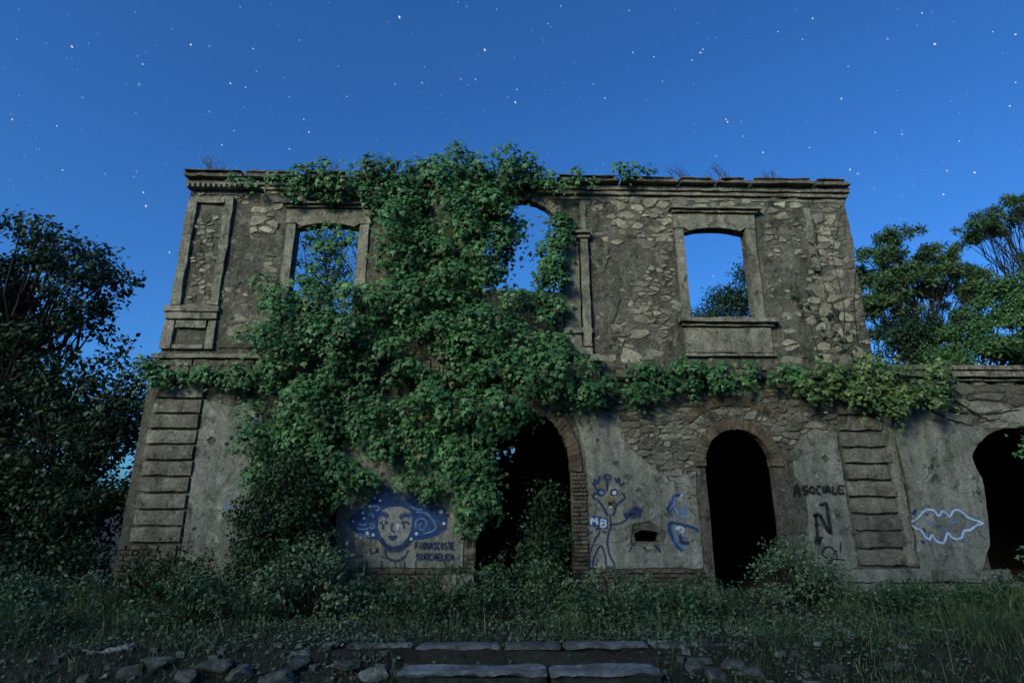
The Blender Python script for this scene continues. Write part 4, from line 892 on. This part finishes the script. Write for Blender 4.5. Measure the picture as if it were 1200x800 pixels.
tree('dark_tree', 'low dark tree peeping over the wing roof beside the ivy cushion', (13.0, 9.0, -.2), c, .16, 'oak', 8, 90, .13, LEAF)
# behind: seen through the windows
c = crown_of([(812, 375), (836, 350), (850, 325), (870, 312), (905, 300), (930, 330), (935, 400), (812, 400)], 14.0, 40, .75, 1.3, 9)
tree('dark_tree', 'dark tree rising behind the villa, seen through the right upper window', (survey(880, 430, 14)[0], 14, -.2), c, .25, 'oak', 9, 60, .15, LEAF, limb_share=.25)
c = crown_of([(335, 275), (350, 285), (372, 262), (430, 255), (445, 345), (330, 345), (360, 318), (345, 318)], 10.5, 30, .5, 1.2, 10)
tree('dark_tree', 'dark tree behind the villa, seen through the left upper window', (survey(390, 430, 10.5)[0], 10.5, -.2), c, .2, 'oak', 10, 44, .14, LEAF, limb_share=.2)
# unseen wood added behind the viewer to keep the moon off the facade foot
RNG = np.random.default_rng(99); cl = []; g = random.Random(99); paths = []
for i in range(46):
    x = -40 + i * 1.55; y = -24 + g.uniform(-2, 2); H = g.uniform(14.0, 17.0)
    for k in range(9): cl.append(((x + g.uniform(-1.7, 1.7), y + g.uniform(-1.5, 1.5), H * (.30 + .62 * k / 8)), (g.uniform(1.2, 1.9), 1.4, g.uniform(1.0, 1.5))))
    paths.append(([(x, y, -.8), (x + .2, y, H * .45), (x, y, H * .85)], [.28, .2, .06]))
V, F = clump_leaves(cl, 3.4, .42, LEAF); a = np.array(tubes(paths, 5)[0]); f4 = np.array(tubes(paths, 5)[1])
F = np.concatenate([F, f4[:, [0, 1, 2]] + len(V), f4[:, [0, 2, 3]] + len(V)]); V = np.concatenate([V, a])
tag(fast('unseen_woodland', V, F, 'oak'), 'unseen dark belt of trees added behind the viewer to shade the foot of the villa', kind='stuff')

# ------------------------------------------------------------------ steps, kerb, loose stones
steps = thing('stone_steps', 'low weathered stone steps leading up to the overgrown terrace', 'steps', (.4, -4.2, -.3))
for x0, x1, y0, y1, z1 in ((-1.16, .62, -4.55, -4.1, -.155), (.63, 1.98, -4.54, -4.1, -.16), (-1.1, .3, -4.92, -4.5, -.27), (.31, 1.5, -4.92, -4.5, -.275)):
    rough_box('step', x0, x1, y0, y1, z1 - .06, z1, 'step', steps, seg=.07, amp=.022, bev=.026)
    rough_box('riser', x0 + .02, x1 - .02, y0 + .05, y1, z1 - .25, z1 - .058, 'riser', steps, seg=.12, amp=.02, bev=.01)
kerb = thing('stone_kerb', 'cracked stone edging along the front of the terrace', 'kerb', (0, -4, 0)); x = -5.2
while x < 4.0:
    rg = x < -2.2 or x > 2.1; L = random.uniform(.25, .7) if rg else random.uniform(.7, 1.4); e = min(x + L, 4.1)
    if not (rg and random.random() < .3):
        V, F = rough_box_data(x, e - random.uniform(.01, .05), -4.02 - random.uniform(-.07, .08), -3.72, -.03, .025, seg=.06, amp=.05 if rg else .02, bev=.04 if rg else .02, seed=x)
        t1, t2, dz = random.uniform(-.1, .1) * rg, random.uniform(-.12, .05) * rg, random.uniform(-.07, .01) * rg - .01
        raw('kerb_stone', [(vx, vy, vz + (vx - x) * t1 + (vy + 3.9) * t2 + dz) for vx, vy, vz in V], F, 'kerb', kerb)
    x = e
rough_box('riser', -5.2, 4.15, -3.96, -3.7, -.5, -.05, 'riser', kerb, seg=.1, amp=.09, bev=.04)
def rock(label, px, py, Y, w, d, h, seed, group=None, flat=False):
    s = sight(px, py); t = (Y - CAM_POS[1]) / s[1]; p = CAM_POS + s * t; g = random.Random(seed); bm = bmesh.new()
    bmesh.ops.create_icosphere(bm, subdivisions=4, radius=1.0)
    for i in range(12):                                      # split faces
        nn = Vector((g.gauss(0, 1), g.gauss(0, 1), g.gauss(0, 1))).normalized(); dd = g.uniform(.45, .8)
        for v in bm.verts:
            e = v.co.dot(nn) - dd
            if e > 0: v.co -= nn * e * .95
    for v in bm.verts:
        q = v.co * 1.3 + Vector((seed * 3.7, 0, 0)); k = 1 + .18 * noise.noise(q) + .07 * noise.noise(q * 3.7) + .05 * noise.noise(q * 9)
        v.co = Vector((v.co.x * k * w / 2, v.co.y * k * d / 2, (max(min(v.co.z, .55), -.8) * k) * h))
    me = bpy.data.meshes.new('rock'); bm.to_mesh(me); bm.free(); o = link('rock', me, 'rock'); o.location = (float(p[0]), float(p[1]), float(p[2]) - h * .72); o.rotation_euler.z = g.uniform(-.4, .4)
    return tag(o, label, 'rock', group)
ROCKS = [(158, 778, -4.2, .34, .3, .14), (190, 768, -4.1, .55, .35, .12), (222, 782, -4.35, .3, .3, .13), (250, 770, -4.15, .6, .35, .13), (285, 778, -4.25, .4, .3, .13), (330, 782, -4.35, .5, .35, .16), (352, 768, -4.15, .4, .3, .1), (405, 772, -4.2, .5, .3, .1), (440, 778, -4.25, .45, .3, .12), (475, 781, -4.3, .35, .3, .12),
         (812, 768, -4.15, .35, .3, .12), (836, 780, -4.3, .4, .3, .16), (858, 770, -4.2, .5, .32, .12), (882, 778, -4.25, .55, .3, .14), (905, 748, -3.4, .5, .4, .06), (978, 776, -4.2, .42, .3, .12), (1040, 772, -4.1, .4, .3, .1), (952, 795, -4.4, .3, .3, .14)]
SIDE = ['at the left end of the kerb', 'capping the left kerb', 'below the left kerb', 'in the middle of the left rubble', 'beside a dark gap in the left rubble', 'pale and broad in the left rubble', 'tucked under the kerb', 'left of the steps', 'touching the left end of the steps', 'wedged at the corner of the top step',
        'right of the steps', 'pale and upright right of the steps', 'under the right end of the kerb', 'whitish beside the right kerb end', 'lying flat as a slab on the terrace', 'in the grass below the right doorway', 'in the grass at the right', 'low in the grass at the bottom']
for i, (a, sd) in enumerate(zip(ROCKS, SIDE)): rock('rough grey stone ' + sd, *a, seed=i + 1, group='loose stones by the steps')

g = random.Random(77); V, F = [], []                       # broken bits of stone and plaster
for i in range(330):
    side = g.random()
    if side < .45: x, y = g.uniform(-5.4, -1.2), -4.15 + g.gauss(0, .22)
    elif side < .75: x, y = g.uniform(2.0, 5.6), -4.15 + g.gauss(0, .25)
    else: x, y = g.uniform(-5, 9), g.uniform(-3.7, -.3)
    r = .018 + g.expovariate(1 / .028); r = min(r, .085); z = ground_height(x, y) + r * .15; o = len(V)
    if abs(y + 3.95) < .16 and z < -.02: z = max(z, -.12)
    P = []
    for k in range(8):
        q = Vector((1 if k & 1 else -1, 1 if k & 2 else -1, 1 if k & 4 else -1)) * r * g.uniform(.4, .75); q.z *= .6; P.append(q)
    rot = g.uniform(0, 6.28); ca, sa = math.cos(rot), math.sin(rot)
    V += [(x + q.x * ca - q.y * sa, y + q.x * sa + q.y * ca, z + q.z) for q in P]
    F += [tuple(o + k for k in f) for f in ((0, 2, 3, 1), (4, 5, 7, 6), (0, 1, 5, 4), (2, 6, 7, 3), (0, 4, 6, 2), (1, 3, 7, 5))]
tag(raw('debris', V, F, 'debris'), 'scattered broken bits of stone and plaster', kind='stuff')
# ------------------------------------------------------------------ grass
RNG = np.random.default_rng(5); n = 95000
gx_ = RNG.uniform(-12, 13.5, n); gy_ = RNG.uniform(-6.2, -.2, n); wv = Waves(.9, 3); dn = wv(np.c_[gx_, gy_, gx_ * 0])
keep = (RNG.uniform(-1.2, 1.0, n) < dn + .25) & ~((gx_ > -5.2) & (gx_ < 4.2) & (gy_ > -4.2) & (gy_ < -3.75) & (RNG.uniform(0, 1, n) > np.where((gx_ < -1.5) | (gx_ > 2.2), .97, .3))) & ~((gx_ > -1.2) & (gx_ < 2) & (gy_ < -4.0) & (gy_ > -5)) & ~((gx_ > 4.3) & (gx_ < 5.5) & (gy_ > -2.4))
gx_, gy_ = gx_[keep], gy_[keep]; n = len(gx_); gz_ = np.array([ground_height(a, b) for a, b in zip(gx_, gy_)]) - .02
h = RNG.uniform(.08, .30, n) * np.where(gx_ > 6.5, 1.4, np.where(gx_ < -6, 1.3, .8)) * (1 + .5 * np.clip(wv(np.c_[gx_ * 1.7, gy_ * 1.7, gx_ * 0 + 4]), -1, 1)); h[(gx_ > -5) & (gx_ < 4.5) & (gy_ < -3.2) & (gy_ > -4.02)] *= .6
b = np.stack([gx_, gy_, gz_], 1); a = RNG.uniform(0, 6.283, n); sd = np.stack([np.cos(a), np.sin(a), a * 0], 1) * RNG.uniform(.004, .009, n)[:, None]; ln = rnd(n, .38); ln[:, 2] = 0
st = RNG.uniform(0, 1, n) < .025; h[st] = RNG.uniform(.3, .62, st.sum()) * np.where((gy_[st] < -3.3) & (gx_[st] > -5) & (gx_[st] < 4.5), .5, 1); up = np.array([0, 0, 1.0]); m1 = b + (up * .55 + ln * .35) * h[:, None]; tp = b + (up * .92 + ln * 1.1) * h[:, None]
V = np.stack([b - sd, b + sd, m1 - sd * .7, m1 + sd * .7, tp], 1).reshape(-1, 3); k = (np.arange(n) * 5)[:, None, None]
F = (k + np.array([(0, 1, 3), (0, 3, 2), (2, 3, 4)])[None]).reshape(-1, 3)
tag(fast('grass', V, F, 'grass'), 'uneven grass and dry stalks over the terrace', kind='stuff')

RNG = np.random.default_rng(8); n = 48000
cx_ = RNG.uniform(-12, 13.5, n); cy_ = RNG.uniform(-5.6, -.3, n); k = (wv(np.c_[cx_ * 1.3, cy_ * 1.3, cx_ * 0 + 2]) > RNG.uniform(-1.3, .9, n)) & ~((cx_ > -1.2) & (cx_ < 2.0) & (cy_ > -5) & (cy_ < -3.7) & (RNG.uniform(0, 1, n) > .12)) & ~((cx_ > 4.3) & (cx_ < 5.5) & (cy_ > -2.4))
cx_, cy_ = cx_[k], cy_[k]; m = len(cx_); hh = RNG.uniform(.02, .16, m) * np.where((cy_ < -3.2) & (cx_ > -5.5) & (cx_ < 4.5), .5, 1)
P = np.stack([cx_, cy_, np.array([ground_height(a, b) for a, b in zip(cx_, cy_)]) + hh], 1)
V, F = leaves(P, np.array([0, -.3, 1.0]) + rnd(m, .5), rnd(m), .055 * RNG.uniform(.5, 1.3, m), LEAF)
tag(fast('ground_cover', V, F, 'grey_shrub'), 'low weeds creeping between the grass', kind='stuff')

# ------------------------------------------------------------------ stars and the lights of the plain
BRIGHT = [(467, 14, 3), (568, 53, 3), (604, 115, 2.6), (220, 46, 2.2), (267, 92, 2), (294, 51, 1.6), (360, 150, 2), (354, 135, 1.6), (167, 237, 2.4), (164, 221, 2), (79, 48, 2.2), (8, 134, 1.6), (61, 142, 1.3), (163, 69, 1.6), (494, 92, 1.6), (405, 108, 1.3), (557, 88, 1.6), (606, 100, 1.6), (643, 22, 1.3), (710, 110, 1.6), (743, 56, 1.6), (768, 61, 1.6), (778, 90, 1.3),
          (813, 65, 1.6), (823, 56, 2.2), (826, 52, 1.6), (855, 138, 2.2), (853, 135, 1.8), (956, 15, 1.8), (915, 31, 1.4), (944, 40, 1.2), (990, 110, 2), (1101, 45, 2.5), (1086, 8, 1.6), (1030, 150, 1.4), (1197, 33, 1.8), (1115, 195, 1.6), (1000, 194, 2), (1009, 199, 1.6), (897, 174, 2), (1148, 197, 2.2), (1111, 223, 2), (195, 292, 2), (257, 165, 1.6), (285, 97, 1.6), (337, 170, 1.6), (68, 194, 1.5), (952, 168, 1.5), (1130, 160, 1.5), (1062, 152, 1.4), (838, 320, 1.4), (1190, 118, 1.6), (1197, 90, 1.4), (1170, 30, 1.2), (998, 72, 1.2)]
def sky_points(dirs, sizes, mat, name, label):
    V, F = [], []; Rr = 1400.0
    for d, s in zip(dirs, sizes):
        d = Vector(d).normalized(); a = d.cross(Vector((0, 0, 1))).normalized(); b = a.cross(d); e1 = (a * .55 - b * .83).normalized(); e2 = d.cross(e1); r = s * Rr / 667 * .5
        c = d * Rr; o = len(V)
        V += [c + e1 * r * 1.25, c + e2 * r * .8, c - e1 * r * 1.25, c - e2 * r * .8, c + d * r * .5, c - d * r * .5]
        F += [(o + i, o + (i + 1) % 4, o + k) for k in (4, 5) for i in range(4)]
    return tag(raw(name, V, F, mat), label, kind='structure')
sky_points([sight(x, y) for x, y, s in BRIGHT], [s * .85 for x, y, s in BRIGHT], 'star', 'stars', 'bright stars')
g = np.random.default_rng(12); d = unit(g.normal(size=(15000, 3))); d = d[d[:, 2] > .05]
sky_points(d, np.clip(.45 + g.exponential(.38, len(d)), 0, 2.3), 'star_faint', 'stars', 'faint stars')
g = random.Random(4); V, F = [], []
for px, py in ((3, 686), (14, 690), (20, 702), (32, 698), (40, 699), (43, 704), (76, 668), (84, 673), (88, 680), (93, 660), (101, 686), (106, 684), (110, 689), (98, 692), (122, 676), (114, 668)):
    s = sight(px, py); t = 40 / s[1]; c = CAM_POS + s * t; r = g.uniform(.07, .16); o = len(V)
    V += [c + np.array(q) * r for q in ((1, 0, 0), (0, 1, 0), (-1, 0, 0), (0, -1, 0), (0, 0, 1), (0, 0, -1))]; F += [(o + i, o + (i + 1) % 4, o + k) for k in (4, 5) for i in range(4)]
tag(raw('town_lights', V, F, 'town'), 'scattered warm lights of a distant town below the oaks', kind='stuff')
